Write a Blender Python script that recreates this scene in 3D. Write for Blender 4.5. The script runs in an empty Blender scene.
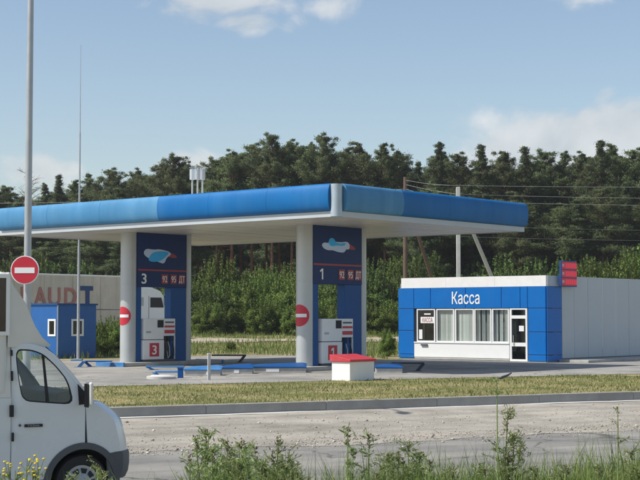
import bpy, bmesh, math, random
import numpy as np
from mathutils import Vector, Matrix

random.seed(7)
rng = np.random.default_rng(11)
scene = bpy.context.scene
COL = scene.collection
R = math.radians

# ------------------------------------------------------------------ camera
F_PX, Y_HOR, CAM_H = 1469.5, 316.85, 2.31
PITCH = math.atan((Y_HOR - 240.0) / F_PX)
cam_data = bpy.data.cameras.new('camera')
cam_data.sensor_width = 36.0
cam_data.lens = F_PX / 640.0 * 36.0
cam_data.clip_start = 0.1
cam_data.clip_end = 5000.0
cam = bpy.data.objects.new('camera', cam_data)
COL.objects.link(cam)
cam.location = (0, 0, CAM_H)
cam.rotation_euler = (R(90) + PITCH, 0, 0)
scene.camera = cam

# ------------------------------------------------------------------ light
SUN_AZ = Vector((-0.95, -0.31, 0)).normalized()      # horizontal direction towards the sun
SUN_EL = R(51)
sun_rot = math.atan2(SUN_AZ.x, SUN_AZ.y)
sd = bpy.data.lights.new('sun', 'SUN')
sd.energy = 3.7
sd.angle = R(0.53)
sd.color = (1.0, 0.955, 0.88)
sun = bpy.data.objects.new('sun', sd)
COL.objects.link(sun)
to_sun = Vector((SUN_AZ.x * math.cos(SUN_EL), SUN_AZ.y * math.cos(SUN_EL), math.sin(SUN_EL)))
sun.rotation_euler = to_sun.to_track_quat('Z', 'Y').to_euler()
sun.location = (-40, -20, 60)

SKY_STRENGTH = 0.102
world = bpy.data.worlds.new('World')
scene.world = world
world.use_nodes = True
wt = world.node_tree
for n in list(wt.nodes):
    wt.nodes.remove(n)


def wn(kind, **kw):
    n = wt.nodes.new(kind)
    for k, v in kw.items():
        setattr(n, k, v)
    return n


def wmath(op, a, b=None, clamp=False):
    n = wn('ShaderNodeMath', operation=op, use_clamp=clamp)
    for i, v in enumerate((a, b)):
        if v is None:
            continue
        if isinstance(v, (int, float)):
            n.inputs[i].default_value = v
        else:
            wt.links.new(v, n.inputs[i])
    return n.outputs[0]


sky = wn('ShaderNodeTexSky', sky_type='NISHITA')
sky.sun_disc = False
sky.sun_elevation = SUN_EL
sky.sun_rotation = sun_rot
sky.altitude = 200
sky.air_density = 1.0
sky.dust_density = 1.2
sky.ozone_density = 0.0
tc = wn('ShaderNodeTexCoord')
sep = wn('ShaderNodeSeparateXYZ')
wt.links.new(tc.outputs['Generated'], sep.inputs[0])
az = wmath('ARCTAN2', sep.outputs[0], sep.outputs[1])
el = wmath('ARCSINE', sep.outputs[2])
comb = wn('ShaderNodeCombineXYZ')
wt.links.new(az, comb.inputs[0])
wt.links.new(wmath('MULTIPLY', el, 1.5), comb.inputs[1])
noise = wn('ShaderNodeTexNoise')
noise.inputs['Scale'].default_value = 15.0
noise.inputs['Detail'].default_value = 9.0
noise.inputs['Roughness'].default_value = 0.55
noise.inputs['Distortion'].default_value = 0.35
wt.links.new(comb.outputs[0], noise.inputs['Vector'])
wide = wn('ShaderNodeTexNoise')
wide.inputs['Scale'].default_value = 3.0
wide.inputs['Detail'].default_value = 2.0
wt.links.new(comb.outputs[0], wide.inputs['Vector'])
# cumulus banks in their compass places (azimuth, elevation, half width, half height, weight)
BANKS = [(0.215, 0.108, 0.125, 0.046, 1.15), (0.145, 0.108, 0.060, 0.030, 0.95), (0.190, 0.146, 0.026, 0.022, 0.6), (-0.070, 0.212, 0.075, 0.022, 0.80), (-0.052, 0.200, 0.036, 0.014, 0.78), (-0.018, 0.198, 0.034, 0.016, 0.50),
         (0.010, 0.210, 0.05, 0.022, 0.52), (0.175, 0.214, 0.036, 0.016, 0.5),
         (-0.092, 0.100, 0.042, 0.017, 0.75), (-0.190, 0.098, 0.045, 0.018, 0.7),
         (0.075, 0.085, 0.05, 0.022, 0.5), (-0.75, 0.16, 0.25, 0.06, 0.8), (0.7, 0.2, 0.25, 0.07, 0.8)]
field = None
for a0, e0, ra, re, wgt in BANKS:
    da = wmath('DIVIDE', wmath('SUBTRACT', az, a0), ra)
    de = wmath('DIVIDE', wmath('SUBTRACT', el, e0), re)
    d2 = wmath('ADD', wmath('MULTIPLY', da, da), wmath('MULTIPLY', de, de))
    v = wmath('MULTIPLY', wmath('POWER', 2.718, wmath('MULTIPLY', d2, -1.1)), wgt)
    field = v if field is None else wmath('MAXIMUM', field, v)
dens = wmath('ADD', wmath('MULTIPLY', field, 0.9), wmath('MULTIPLY', noise.outputs['Fac'], 1.2))
dens = wmath('ADD', dens, wmath('MULTIPLY', wide.outputs['Fac'], 0.12))
mr = wn('ShaderNodeMapRange', interpolation_type='SMOOTHSTEP')
mr.inputs['From Min'].default_value = 1.02
mr.inputs['From Max'].default_value = 1.30
mr.inputs['To Max'].default_value = 0.80
wt.links.new(dens, mr.inputs['Value'])
# cloud tone varies a little with its own billows
cr = wn('ShaderNodeMapRange')
cr.inputs['From Min'].default_value = 0.35
cr.inputs['From Max'].default_value = 0.7
cr.inputs['To Min'].default_value = 0.0
cr.inputs['To Max'].default_value = 1.0
wt.links.new(noise.outputs['Fac'], cr.inputs['Value'])
cc = wn('ShaderNodeMix', data_type='RGBA')
cc.inputs[6].default_value = (4.2, 4.55, 4.8, 1)
cc.inputs[7].default_value = (6.2, 6.25, 6.3, 1)
wt.links.new(cr.outputs[0], cc.inputs[0])
mixs = wn('ShaderNodeMix', data_type='RGBA')
wt.links.new(mr.outputs[0], mixs.inputs[0])
wt.links.new(sky.outputs[0], mixs.inputs[6])
wt.links.new(cc.outputs[2], mixs.inputs[7])
bg = wn('ShaderNodeBackground')
bg.inputs['Strength'].default_value = SKY_STRENGTH
wt.links.new(mixs.outputs[2], bg.inputs['Color'])
wo = wn('ShaderNodeOutputWorld')
wt.links.new(bg.outputs[0], wo.inputs['Surface'])

scene.view_settings.view_transform = 'Standard'
scene.view_settings.look = 'None'
scene.view_settings.exposure = 0.42
scene.view_settings.gamma = 1.0
scene.view_settings.use_curve_mapping = False
scene.render.engine = 'CYCLES'
scene.render.resolution_x = 1024
scene.render.resolution_y = 768
scene.cycles.max_bounces = 8
scene.cycles.transparent_max_bounces = 16

# ------------------------------------------------------------------ frames and pixel rays
CAM = Vector((0, 0, CAM_H))


def ray(px, py):
    fw = Vector((0, math.cos(PITCH), math.sin(PITCH)))
    up = Vector((0, -math.sin(PITCH), math.cos(PITCH)))
    return fw * F_PX + Vector((1, 0, 0)) * (px - 320) + up * (240 - py)


class Frame:
    def __init__(s, x, y, z, deg):
        s.o = Vector((x, y, z)); s.deg = deg
        s.m = Matrix.Translation(s.o) @ Matrix.Rotation(R(deg), 4, 'Z')
        s.i = s.m.inverted()

    def w(s, x, y, z=0.0):
        return s.m @ Vector((x, y, z))

    def hit(s, px, py, axis, val):
        o = s.i @ CAM
        d = s.i.to_3x3() @ ray(px, py)
        t = (val - o[axis]) / d[axis]
        return o + d * t


def at_depth(px, py, Y):
    d = ray(px, py)
    return CAM + d * (Y / d.y)


# ------------------------------------------------------------------ terrain
ZS = 0.35
RDIR = Vector((math.cos(R(27.9)), math.sin(R(27.9)), 0))
RNRM = Vector((-RDIR.y, RDIR.x, 0))
D_KERB = 29.9


def smooth(t):
    t = min(1.0, max(0.0, t))
    return t * t * (3 - 2 * t)


def road_xy(s, d):
    p = RDIR * s + RNRM * d
    return p.x, p.y


def ground_z(x, y):
    d = x * RNRM.x + y * RNRM.y
    if d < 14.4:
        z = 0.76 * (1 - smooth((d - 9.3) / 4.9))
        return z + 0.04 * math.sin(x * 1.3 + 1) * math.sin(y * 0.9) * smooth((14 - d) / 3)
    if d < D_KERB + 0.1:
        return -0.06 if d < 22 else -0.06 + 0.15 * smooth((d - 22) / 8)
    rear = smooth((y - 72) / 42)
    z = ZS + 0.9 * rear
    if y > 120:
        z += (y - 120) * 0.004
    if d < 39:
        z += 0.025 * math.sin(x * 0.9) * math.sin(y * 1.1) * smooth((d - 30.5) / 1.5)
    elif y > 60:
        z += 0.06 * math.sin(x * 0.35 + 2) * math.sin(y * 0.5) * smooth((y - 74) / 10)
    return z


def ground_hit(px, py, base=ZS):
    d = ray(px, py)
    t = (base - CAM_H) / d.z
    return CAM + d * t


# ------------------------------------------------------------------ materials
MATS = {}


def nt_new(name):
    m = bpy.data.materials.new(name)
    m.use_nodes = True
    nt = m.node_tree
    b = nt.nodes['Principled BSDF']
    return m, nt, b


def mat(name, col, rough=0.5, metal=0.0, var=0.12, scale=3.0, bump=0.0, bscale=60.0, coat=0.0, dirt=None, dirt_amt=0.0, streak=False, emit=None, emit_s=0.0, spec=0.5):
    if name in MATS:
        return MATS[name]
    m, nt, b = nt_new(name)
    L = nt.links
    tcn = nt.nodes.new('ShaderNodeTexCoord')
    nz = nt.nodes.new('ShaderNodeTexNoise')
    nz.inputs['Scale'].default_value = scale
    nz.inputs['Detail'].default_value = 6
    nz.inputs['Roughness'].default_value = 0.6
    L.new(tcn.outputs['Object'], nz.inputs['Vector'])
    ramp = nt.nodes.new('ShaderNodeMapRange')
    ramp.inputs['From Min'].default_value = 0.3
    ramp.inputs['From Max'].default_value = 0.7
    L.new(nz.outputs['Fac'], ramp.inputs['Value'])
    mx = nt.nodes.new('ShaderNodeMix'); mx.data_type = 'RGBA'
    c = Vector(col[:3])
    mx.inputs[6].default_value = (*(c * (1 - var)), 1)
    mx.inputs[7].default_value = (*[min(1, v * (1 + var * 0.7)) for v in c], 1)
    L.new(ramp.outputs[0], mx.inputs[0])
    out = mx.outputs[2]
    if dirt is not None:
        n2 = nt.nodes.new('ShaderNodeTexNoise')
        n2.inputs['Scale'].default_value = scale * 0.37
        n2.inputs['Detail'].default_value = 9
        n2.inputs['Roughness'].default_value = 0.7
        if streak:
            ms_ = nt.nodes.new('ShaderNodeMapping'); ms_.inputs['Scale'].default_value = (4.0, 4.0, 0.35)
            L.new(tcn.outputs['Object'], ms_.inputs['Vector']); L.new(ms_.outputs[0], n2.inputs['Vector'])
        else:
            L.new(tcn.outputs['Object'], n2.inputs['Vector'])
        r2 = nt.nodes.new('ShaderNodeMapRange')
        r2.inputs['From Min'].default_value = 0.45
        r2.inputs['From Max'].default_value = 0.8
        r2.inputs['To Max'].default_value = dirt_amt
        L.new(n2.outputs['Fac'], r2.inputs['Value'])
        m2 = nt.nodes.new('ShaderNodeMix'); m2.data_type = 'RGBA'
        m2.inputs[7].default_value = (*dirt, 1)
        L.new(out, m2.inputs[6]); L.new(r2.outputs[0], m2.inputs[0])
        out = m2.outputs[2]
    L.new(out, b.inputs['Base Color'])
    rr = nt.nodes.new('ShaderNodeMapRange')
    rr.inputs['To Min'].default_value = max(0.02, rough - 0.08)
    rr.inputs['To Max'].default_value = min(1, rough + 0.1)
    L.new(nz.outputs['Fac'], rr.inputs['Value'])
    L.new(rr.outputs[0], b.inputs['Roughness'])
    b.inputs['Metallic'].default_value = metal
    b.inputs['Specular IOR Level'].default_value = spec
    b.inputs['Coat Weight'].default_value = coat
    b.inputs['Coat Roughness'].default_value = 0.08
    if emit:
        b.inputs['Emission Color'].default_value = (*emit, 1)
        b.inputs['Emission Strength'].default_value = emit_s
    if bump > 0:
        n3 = nt.nodes.new('ShaderNodeTexNoise')
        n3.inputs['Scale'].default_value = bscale
        n3.inputs['Detail'].default_value = 4
        L.new(tcn.outputs['Object'], n3.inputs['Vector'])
        bp = nt.nodes.new('ShaderNodeBump')
        bp.inputs['Strength'].default_value = bump
        bp.inputs['Distance'].default_value = 0.02
        L.new(n3.outputs['Fac'], bp.inputs['Height'])
        L.new(bp.outputs[0], b.inputs['Normal'])
    MATS[name] = m
    return m


def glass(name, tint=(0.93, 0.96, 0.955), dark=0.0):
    m, nt, b = nt_new(name)
    L = nt.links
    nt.nodes.remove(b)
    tr = nt.nodes.new('ShaderNodeBsdfTransparent')
    tr.inputs[0].default_value = (*[t * (1 - dark) for t in tint], 1)
    gl = nt.nodes.new('ShaderNodeBsdfGlossy')
    gl.inputs['Roughness'].default_value = 0.03
    nzt = nt.nodes.new('ShaderNodeTexNoise'); nzt.inputs['Scale'].default_value = 1.5
    bp = nt.nodes.new('ShaderNodeBump'); bp.inputs['Strength'].default_value = 0.04
    L.new(nzt.outputs['Fac'], bp.inputs['Height']); L.new(bp.outputs[0], gl.inputs['Normal'])
    lw = nt.nodes.new('ShaderNodeLayerWeight'); lw.inputs['Blend'].default_value = 0.5
    pw = nt.nodes.new('ShaderNodeMath'); pw.operation = 'POWER'; pw.inputs[1].default_value = 4.0
    L.new(lw.outputs['Facing'], pw.inputs[0])
    fr = nt.nodes.new('ShaderNodeMath'); fr.operation = 'MULTIPLY_ADD'; fr.inputs[1].default_value = 0.6; fr.inputs[2].default_value = 0.05
    L.new(pw.outputs[0], fr.inputs[0])
    mx = nt.nodes.new('ShaderNodeMixShader')
    L.new(fr.outputs[0], mx.inputs[0]); L.new(tr.outputs[0], mx.inputs[1]); L.new(gl.outputs[0], mx.inputs[2])
    L.new(mx.outputs[0], nt.nodes['Material Output'].inputs['Surface'])
    MATS[name] = m
    return m


def leaf_mat(name, c1, c2, c3=None, transl=0.25, rough=0.55, patch=None, pscale=0.5):
    """per-leaf colour between two or three greens, plus a shift from plant to plant"""
    m, nt, b = nt_new(name)
    L = nt.links
    g = nt.nodes.new('ShaderNodeNewGeometry')
    oi = nt.nodes.new('ShaderNodeObjectInfo')
    ramp = nt.nodes.new('ShaderNodeValToRGB')
    ramp.color_ramp.elements[0].color = (*c1, 1)
    ramp.color_ramp.elements[1].color = (*c2, 1)
    if c3:
        ramp.color_ramp.elements[1].position = 0.8
        e = ramp.color_ramp.elements.new(1.0); e.color = (*c3, 1)
    L.new(g.outputs['Random Per Island'], ramp.inputs[0])
    hs = nt.nodes.new('ShaderNodeHueSaturation')
    mr1 = nt.nodes.new('ShaderNodeMapRange'); mr1.inputs['To Min'].default_value = 0.72; mr1.inputs['To Max'].default_value = 1.25
    mr2 = nt.nodes.new('ShaderNodeMapRange'); mr2.inputs['To Min'].default_value = 0.485; mr2.inputs['To Max'].default_value = 0.515
    L.new(oi.outputs['Random'], mr1.inputs['Value']); L.new(mr1.outputs[0], hs.inputs['Value'])
    L.new(oi.outputs['Random'], mr2.inputs['Value']); L.new(mr2.outputs[0], hs.inputs['Hue'])
    src = ramp.outputs[0]
    if patch:
        pn = nt.nodes.new('ShaderNodeTexNoise'); pn.inputs['Scale'].default_value = pscale; pn.inputs['Detail'].default_value = 5; pn.inputs['Roughness'].default_value = 0.65
        L.new(g.outputs['Position'], pn.inputs['Vector'])
        pm = nt.nodes.new('ShaderNodeMapRange'); pm.inputs['From Min'].default_value = 0.40; pm.inputs['From Max'].default_value = 0.52; pm.inputs['To Max'].default_value = 0.85
        L.new(pn.outputs['Fac'], pm.inputs['Value'])
        px_ = nt.nodes.new('ShaderNodeMix'); px_.data_type = 'RGBA'; px_.inputs[7].default_value = (*patch, 1)
        L.new(src, px_.inputs[6]); L.new(pm.outputs[0], px_.inputs[0])
        src = px_.outputs[2]
    L.new(src, hs.inputs['Color'])
    L.new(hs.outputs[0], b.inputs['Base Color'])
    b.inputs['Roughness'].default_value = rough
    b.inputs['Specular IOR Level'].default_value = 0.25
    if transl > 0:
        t = nt.nodes.new('ShaderNodeBsdfTranslucent')
        L.new(hs.outputs[0], t.inputs['Color'])
        mx = nt.nodes.new('ShaderNodeMixShader'); mx.inputs[0].default_value = transl
        L.new(b.outputs[0], mx.inputs[1]); L.new(t.outputs[0], mx.inputs[2])
        L.new(mx.outputs[0], nt.nodes['Material Output'].inputs['Surface'])
    MATS[name] = m
    return m


def ground_mat():
    m, nt, b = nt_new('meadow_soil')
    L = nt.links
    g = nt.nodes.new('ShaderNodeNewGeometry')
    n1 = nt.nodes.new('ShaderNodeTexNoise'); n1.inputs['Scale'].default_value = 0.45; n1.inputs['Detail'].default_value = 8; n1.inputs['Roughness'].default_value = 0.65
    n2 = nt.nodes.new('ShaderNodeTexNoise'); n2.inputs['Scale'].default_value = 7; n2.inputs['Detail'].default_value = 8; n2.inputs['Roughness'].default_value = 0.7
    L.new(g.outputs['Position'], n1.inputs['Vector']); L.new(g.outputs['Position'], n2.inputs['Vector'])
    r1 = nt.nodes.new('ShaderNodeValToRGB')
    els = r1.color_ramp.elements
    els[0].position = 0.38; els[0].color = (0.09, 0.105, 0.030, 1)
    els[1].position = 0.62; els[1].color = (0.44, 0.36, 0.19, 1)
    L.new(n1.outputs['Fac'], r1.inputs[0])
    r2 = nt.nodes.new('ShaderNodeValToRGB')
    els = r2.color_ramp.elements
    els[0].position = 0.35; els[0].color = (0.17, 0.15, 0.06, 1)
    els[1].position = 0.68; els[1].color = (0.46, 0.38, 0.22, 1)
    L.new(n2.outputs['Fac'], r2.inputs[0])
    mx = nt.nodes.new('ShaderNodeMix'); mx.data_type = 'RGBA'; mx.inputs[0].default_value = 0.5
    L.new(r1.outputs[0], mx.inputs[6]); L.new(r2.outputs[0], mx.inputs[7])
    L.new(mx.outputs[2], b.inputs['Base Color'])
    b.inputs['Roughness'].default_value = 0.95
    b.inputs['Specular IOR Level'].default_value = 0.1
    bp = nt.nodes.new('ShaderNodeBump'); bp.inputs['Strength'].default_value = 0.6; bp.inputs['Distance'].default_value = 0.05
    L.new(n2.outputs['Fac'], bp.inputs['Height']); L.new(bp.outputs[0], b.inputs['Normal'])
    return m


def paving_mat(name, ca, cb, fine, patch=0.25, speck=None, bump=0.4, tracks=0.0, cracks=0.0, stains=0.0):
    """mineral surface: broad patches, fine grain, optional stone specks; wear streaks run with the road"""
    m, nt, b = nt_new(name)
    L = nt.links
    g = nt.nodes.new('ShaderNodeNewGeometry')
    mp = nt.nodes.new('ShaderNodeMapping'); mp.inputs['Rotation'].default_value = (0, 0, R(-27.9))
    L.new(g.outputs['Position'], mp.inputs['Vector'])
    n1 = nt.nodes.new('ShaderNodeTexNoise'); n1.inputs['Scale'].default_value = patch; n1.inputs['Detail'].default_value = 8; n1.inputs['Roughness'].default_value = 0.65
    n2 = nt.nodes.new('ShaderNodeTexNoise'); n2.inputs['Scale'].default_value = fine; n2.inputs['Detail'].default_value = 5; n2.inputs['Roughness'].default_value = 0.75
    mp2 = nt.nodes.new('ShaderNodeMapping'); mp2.inputs['Scale'].default_value = (0.12, 1.6, 1)
    L.new(mp.outputs[0], mp2.inputs['Vector'])
    n4 = nt.nodes.new('ShaderNodeTexNoise'); n4.inputs['Scale'].default_value = 1.0; n4.inputs['Detail'].default_value = 6
    L.new(mp.outputs[0], n1.inputs['Vector']); L.new(mp.outputs[0], n2.inputs['Vector']); L.new(mp2.outputs[0], n4.inputs['Vector'])
    add = nt.nodes.new('ShaderNodeMath'); add.operation = 'MULTIPLY_ADD'
    add.inputs[1].default_value = 0.45
    L.new(n2.outputs['Fac'], add.inputs[0]); L.new(n1.outputs['Fac'], add.inputs[2])
    add2 = nt.nodes.new('ShaderNodeMath'); add2.operation = 'MULTIPLY_ADD'; add2.inputs[1].default_value = tracks
    L.new(n4.outputs['Fac'], add2.inputs[0]); L.new(add.outputs[0], add2.inputs[2])
    mr_ = nt.nodes.new('ShaderNodeMapRange')
    mid = 0.5 + 0.225 + tracks * 0.5
    mr_.inputs['From Min'].default_value = mid - 0.2; mr_.inputs['From Max'].default_value = mid + 0.2
    L.new(add2.outputs[0], mr_.inputs['Value'])
    mx = nt.nodes.new('ShaderNodeMix'); mx.data_type = 'RGBA'
    mx.inputs[6].default_value = (*ca, 1); mx.inputs[7].default_value = (*cb, 1)
    L.new(mr_.outputs[0], mx.inputs[0])
    out = mx.outputs[2]
    if speck:
        v = nt.nodes.new('ShaderNodeTexVoronoi'); v.inputs['Scale'].default_value = 14
        L.new(mp.outputs[0], v.inputs['Vector'])
        ms = nt.nodes.new('ShaderNodeMapRange'); ms.inputs['From Min'].default_value = 0.25; ms.inputs['From Max'].default_value = 0.12
        ms.inputs['To Max'].default_value = 0.55
        L.new(v.outputs['Distance'], ms.inputs['Value'])
        m3 = nt.nodes.new('ShaderNodeMix'); m3.data_type = 'RGBA'
        L.new(out, m3.inputs[6]); m3.inputs[7].default_value = (*speck, 1)
        L.new(ms.outputs[0], m3.inputs[0]); out = m3.outputs[2]
    def overlay(out, fac, col):
        mo = nt.nodes.new('ShaderNodeMix'); mo.data_type = 'RGBA'
        L.new(out, mo.inputs[6]); mo.inputs[7].default_value = (*col, 1); L.new(fac, mo.inputs[0])
        return mo.outputs[2]
    if cracks:
        wv = nt.nodes.new('ShaderNodeTexNoise'); wv.inputs['Scale'].default_value = 0.9; wv.inputs['Detail'].default_value = 5
        L.new(mp.outputs[0], wv.inputs['Vector'])
        va = nt.nodes.new('ShaderNodeVectorMath'); va.operation = 'MULTIPLY_ADD'; va.inputs[1].default_value = (1.6, 1.6, 0)
        L.new(wv.outputs['Color'], va.inputs[0]); L.new(mp.outputs[0], va.inputs[2])
        vc = nt.nodes.new('ShaderNodeTexVoronoi'); vc.feature = 'DISTANCE_TO_EDGE'; vc.inputs['Scale'].default_value = 0.28
        L.new(va.outputs[0], vc.inputs['Vector'])
        mc = nt.nodes.new('ShaderNodeMapRange'); mc.inputs['From Min'].default_value = 0.010; mc.inputs['From Max'].default_value = 0.003; mc.inputs['To Max'].default_value = cracks
        L.new(vc.outputs['Distance'], mc.inputs['Value'])
        out = overlay(out, mc.outputs[0], (0.05, 0.048, 0.045))
    if stains:
        ns = nt.nodes.new('ShaderNodeTexNoise'); ns.inputs['Scale'].default_value = 0.75; ns.inputs['Detail'].default_value = 6; ns.inputs['Roughness'].default_value = 0.6
        L.new(g.outputs['Position'], ns.inputs['Vector'])
        mn_ = nt.nodes.new('ShaderNodeMapRange'); mn_.inputs['From Min'].default_value = 0.58; mn_.inputs['From Max'].default_value = 0.68; mn_.inputs['To Max'].default_value = stains
        L.new(ns.outputs['Fac'], mn_.inputs['Value'])
        out = overlay(out, mn_.outputs[0], (0.09, 0.088, 0.082))
    L.new(out, b.inputs['Base Color'])
    b.inputs['Roughness'].default_value = 0.92
    b.inputs['Specular IOR Level'].default_value = 0.2
    bp = nt.nodes.new('ShaderNodeBump'); bp.inputs['Strength'].default_value = bump; bp.inputs['Distance'].default_value = 0.03
    L.new(n2.outputs['Fac'], bp.inputs['Height']); L.new(bp.outputs[0], b.inputs['Normal'])
    return m


WHITE = mat('white_paint', (0.80, 0.80, 0.79), 0.45, var=0.04, dirt=(0.5, 0.48, 0.44), dirt_amt=0.25)
WHITE_P = mat('white_plastic', (0.82, 0.83, 0.83), 0.3, var=0.03)
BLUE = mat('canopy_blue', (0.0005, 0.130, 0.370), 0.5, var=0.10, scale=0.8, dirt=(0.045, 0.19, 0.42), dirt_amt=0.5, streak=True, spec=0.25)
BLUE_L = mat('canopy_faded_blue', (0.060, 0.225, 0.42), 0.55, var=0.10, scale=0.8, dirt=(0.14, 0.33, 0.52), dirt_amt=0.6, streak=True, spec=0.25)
BLUE_K = mat('cladding_blue', (0.0005, 0.140, 0.48), 0.42, var=0.07, scale=1.5, dirt=(0.02, 0.14, 0.42), dirt_amt=0.4, streak=True, spec=0.25)
NAVY = mat('panel_navy', (0.003, 0.026, 0.125), 0.45, var=0.08, scale=1.2, spec=0.25)
NAVY_L = mat('frame_blue', (0.003, 0.075, 0.26), 0.45, var=0.08, scale=1.2, spec=0.25)
KIOSK = mat('kiosk_blue', (0.006, 0.105, 0.36), 0.5, var=0.1, dirt=(0.05, 0.12, 0.25), dirt_amt=0.4)
GUARD = mat('guard_blue', (0.035, 0.19, 0.46), 0.5, var=0.15, dirt=(0.2, 0.28, 0.36), dirt_amt=0.5)
GUARD_D = mat('guard_dark', (0.025, 0.035, 0.05), 0.6, var=0.2)  # blue planks out of the sun, shade put into the colour; also scrap
SILVER = mat('column_silver', (0.50, 0.52, 0.52), 0.42, metal=0.35, var=0.05, scale=1.5, dirt=(0.42, 0.42, 0.40), dirt_amt=0.3)
SOFFIT = mat('soffit_white', (0.62, 0.60, 0.54), 0.35, var=0.10, scale=0.9, dirt=(0.36, 0.31, 0.21), dirt_amt=0.7)
GALV = mat('galvanised', (0.43, 0.45, 0.46), 0.45, metal=0.4, var=0.1)
GREY_CLAD = mat('grey_cladding', (0.47, 0.515, 0.54), 0.5, var=0.04, scale=0.8, dirt=(0.42, 0.43, 0.42), dirt_amt=0.45, streak=True)
SEAM = mat('seam_light', (0.72, 0.71, 0.66), 0.6, var=0.1)
DARK = mat('dark_rubber', (0.018, 0.018, 0.019), 0.7, var=0.2)
DARKP = mat('dark_plastic', (0.085, 0.095, 0.105), 0.6, var=0.15)
RED = mat('sign_red', (0.55, 0.018, 0.04), 0.4, var=0.08)
RED_D = mat('price_red', (0.33, 0.03, 0.035), 0.45, var=0.1)
LID_RED = mat('lid_red', (0.52, 0.03, 0.045), 0.5, var=0.12, dirt=(0.5, 0.2, 0.2), dirt_amt=0.4)
LED = mat('led_red', (0.35, 0.008, 0.03), 0.35, var=0.1, emit=(1.0, 0.02, 0.08), emit_s=0.28)
CONC = mat('concrete', (0.42, 0.41, 0.385), 0.9, var=0.18, scale=4, bump=0.35, bscale=40, dirt=(0.30, 0.28, 0.24), dirt_amt=0.5)
CONC_L = mat('concrete_light', (0.52, 0.51, 0.48), 0.85, var=0.12, scale=3, bump=0.3, bscale=30)
PLINTH = mat('plinth_grey', (0.20, 0.21, 0.215), 0.8, var=0.15)
WOOD_POLE = mat('pole_wood', (0.13, 0.085, 0.06), 0.85, var=0.25, scale=2, bump=0.5, bscale=20)
CONC_POLE = mat('pole_concrete', (0.50, 0.50, 0.48), 0.85, var=0.1)
WIRE = mat('wire_grey', (0.30, 0.31, 0.30), 0.6)
GLASS = glass('clear_glass')
GLASS_D = glass('tinted_glass', (0.6, 0.64, 0.64), 0.1)
BLIND = mat('blind_grey', (0.76, 0.76, 0.73), 0.8, var=0.1)
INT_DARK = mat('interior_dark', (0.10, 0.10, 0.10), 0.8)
EMB_A = mat('emblem_pale', (0.55, 0.68, 0.93), 0.5, var=0.04)
EMB_B = mat('emblem_cyan', (0.02, 0.47, 0.97), 0.5, var=0.04)
TARP = mat('trailer_tarp', (0.66, 0.58, 0.48), 0.75, var=0.1, scale=1.2, bump=0.25, bscale=3, dirt=(0.40, 0.35, 0.29), dirt_amt=0.75, streak=True)
TARP_RED = mat('tarp_print_red', (0.48, 0.20, 0.17), 0.75, var=0.12)
TARP_BLUE = mat('tarp_print_blue', (0.03, 0.07, 0.20), 0.75, var=0.12)
VAN = mat('van_paint', (0.70, 0.735, 0.755), 0.26, var=0.03, scale=1.0, coat=0.5, dirt=(0.42, 0.42, 0.40), dirt_amt=0.22)
VAN_BOX = mat('van_box_panel', (0.72, 0.71, 0.67), 0.45, var=0.05)
VAN_WIN = mat('van_box_window', (0.055, 0.040, 0.030), 0.12, var=0.2)
CHROME = mat('chrome', (0.72, 0.73, 0.74), 0.22, metal=0.9, var=0.05)
BARK = mat('pine_bark', (0.21, 0.105, 0.062), 0.9, var=0.35, scale=3, bump=0.6, bscale=12)
BARK_D = mat('bush_bark', (0.07, 0.055, 0.04), 0.9, var=0.3)
DEADW = mat('bare_twig', (0.22, 0.16, 0.12), 0.9, var=0.3)
STONE = mat('pebble', (0.34, 0.31, 0.27), 0.9, var=0.35, scale=0.9)
PINE1 = leaf_mat('pine_needles', (0.070, 0.096, 0.036), (0.128, 0.160, 0.062), (0.185, 0.205, 0.090), 0.38)
PINE2 = leaf_mat('pine_needles_dark', (0.058, 0.086, 0.034), (0.106, 0.142, 0.058), (0.160, 0.185, 0.084), 0.38)
BUSH1 = leaf_mat('bush_leaves', (0.10, 0.165, 0.028), (0.19, 0.27, 0.055), (0.28, 0.34, 0.10), 0.45)
BUSH2 = leaf_mat('bush_leaves_dark', (0.075, 0.13, 0.028), (0.14, 0.21, 0.052), (0.20, 0.26, 0.08), 0.45)
KERB_C = mat('kerb_concrete', (0.34, 0.335, 0.315), 0.9, var=0.18, scale=2, bump=0.35, bscale=40, dirt=(0.24, 0.22, 0.19), dirt_amt=0.6)
CORNER = mat('corner_silver_blue', (0.42, 0.50, 0.56), 0.45, metal=0.3, var=0.08)
GRASS_DRY = leaf_mat('dry_grass', (0.34, 0.29, 0.13), (0.52, 0.43, 0.22), (0.62, 0.53, 0.31), 0.35, patch=(0.21, 0.25, 0.075), pscale=0.8)
GRASS_GRN = leaf_mat('green_grass', (0.11, 0.17, 0.035), (0.22, 0.29, 0.08), (0.40, 0.40, 0.17), 0.42)
WEED = leaf_mat('weed_leaves', (0.19, 0.25, 0.08), (0.33, 0.39, 0.16), (0.46, 0.49, 0.27), 0.5)
FLOWER = mat('yellow_petals', (0.75, 0.60, 0.04), 0.7, var=0.1)
SEEDHEAD = mat('seed_head', (0.20, 0.15, 0.10), 0.9, var=0.2)


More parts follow.
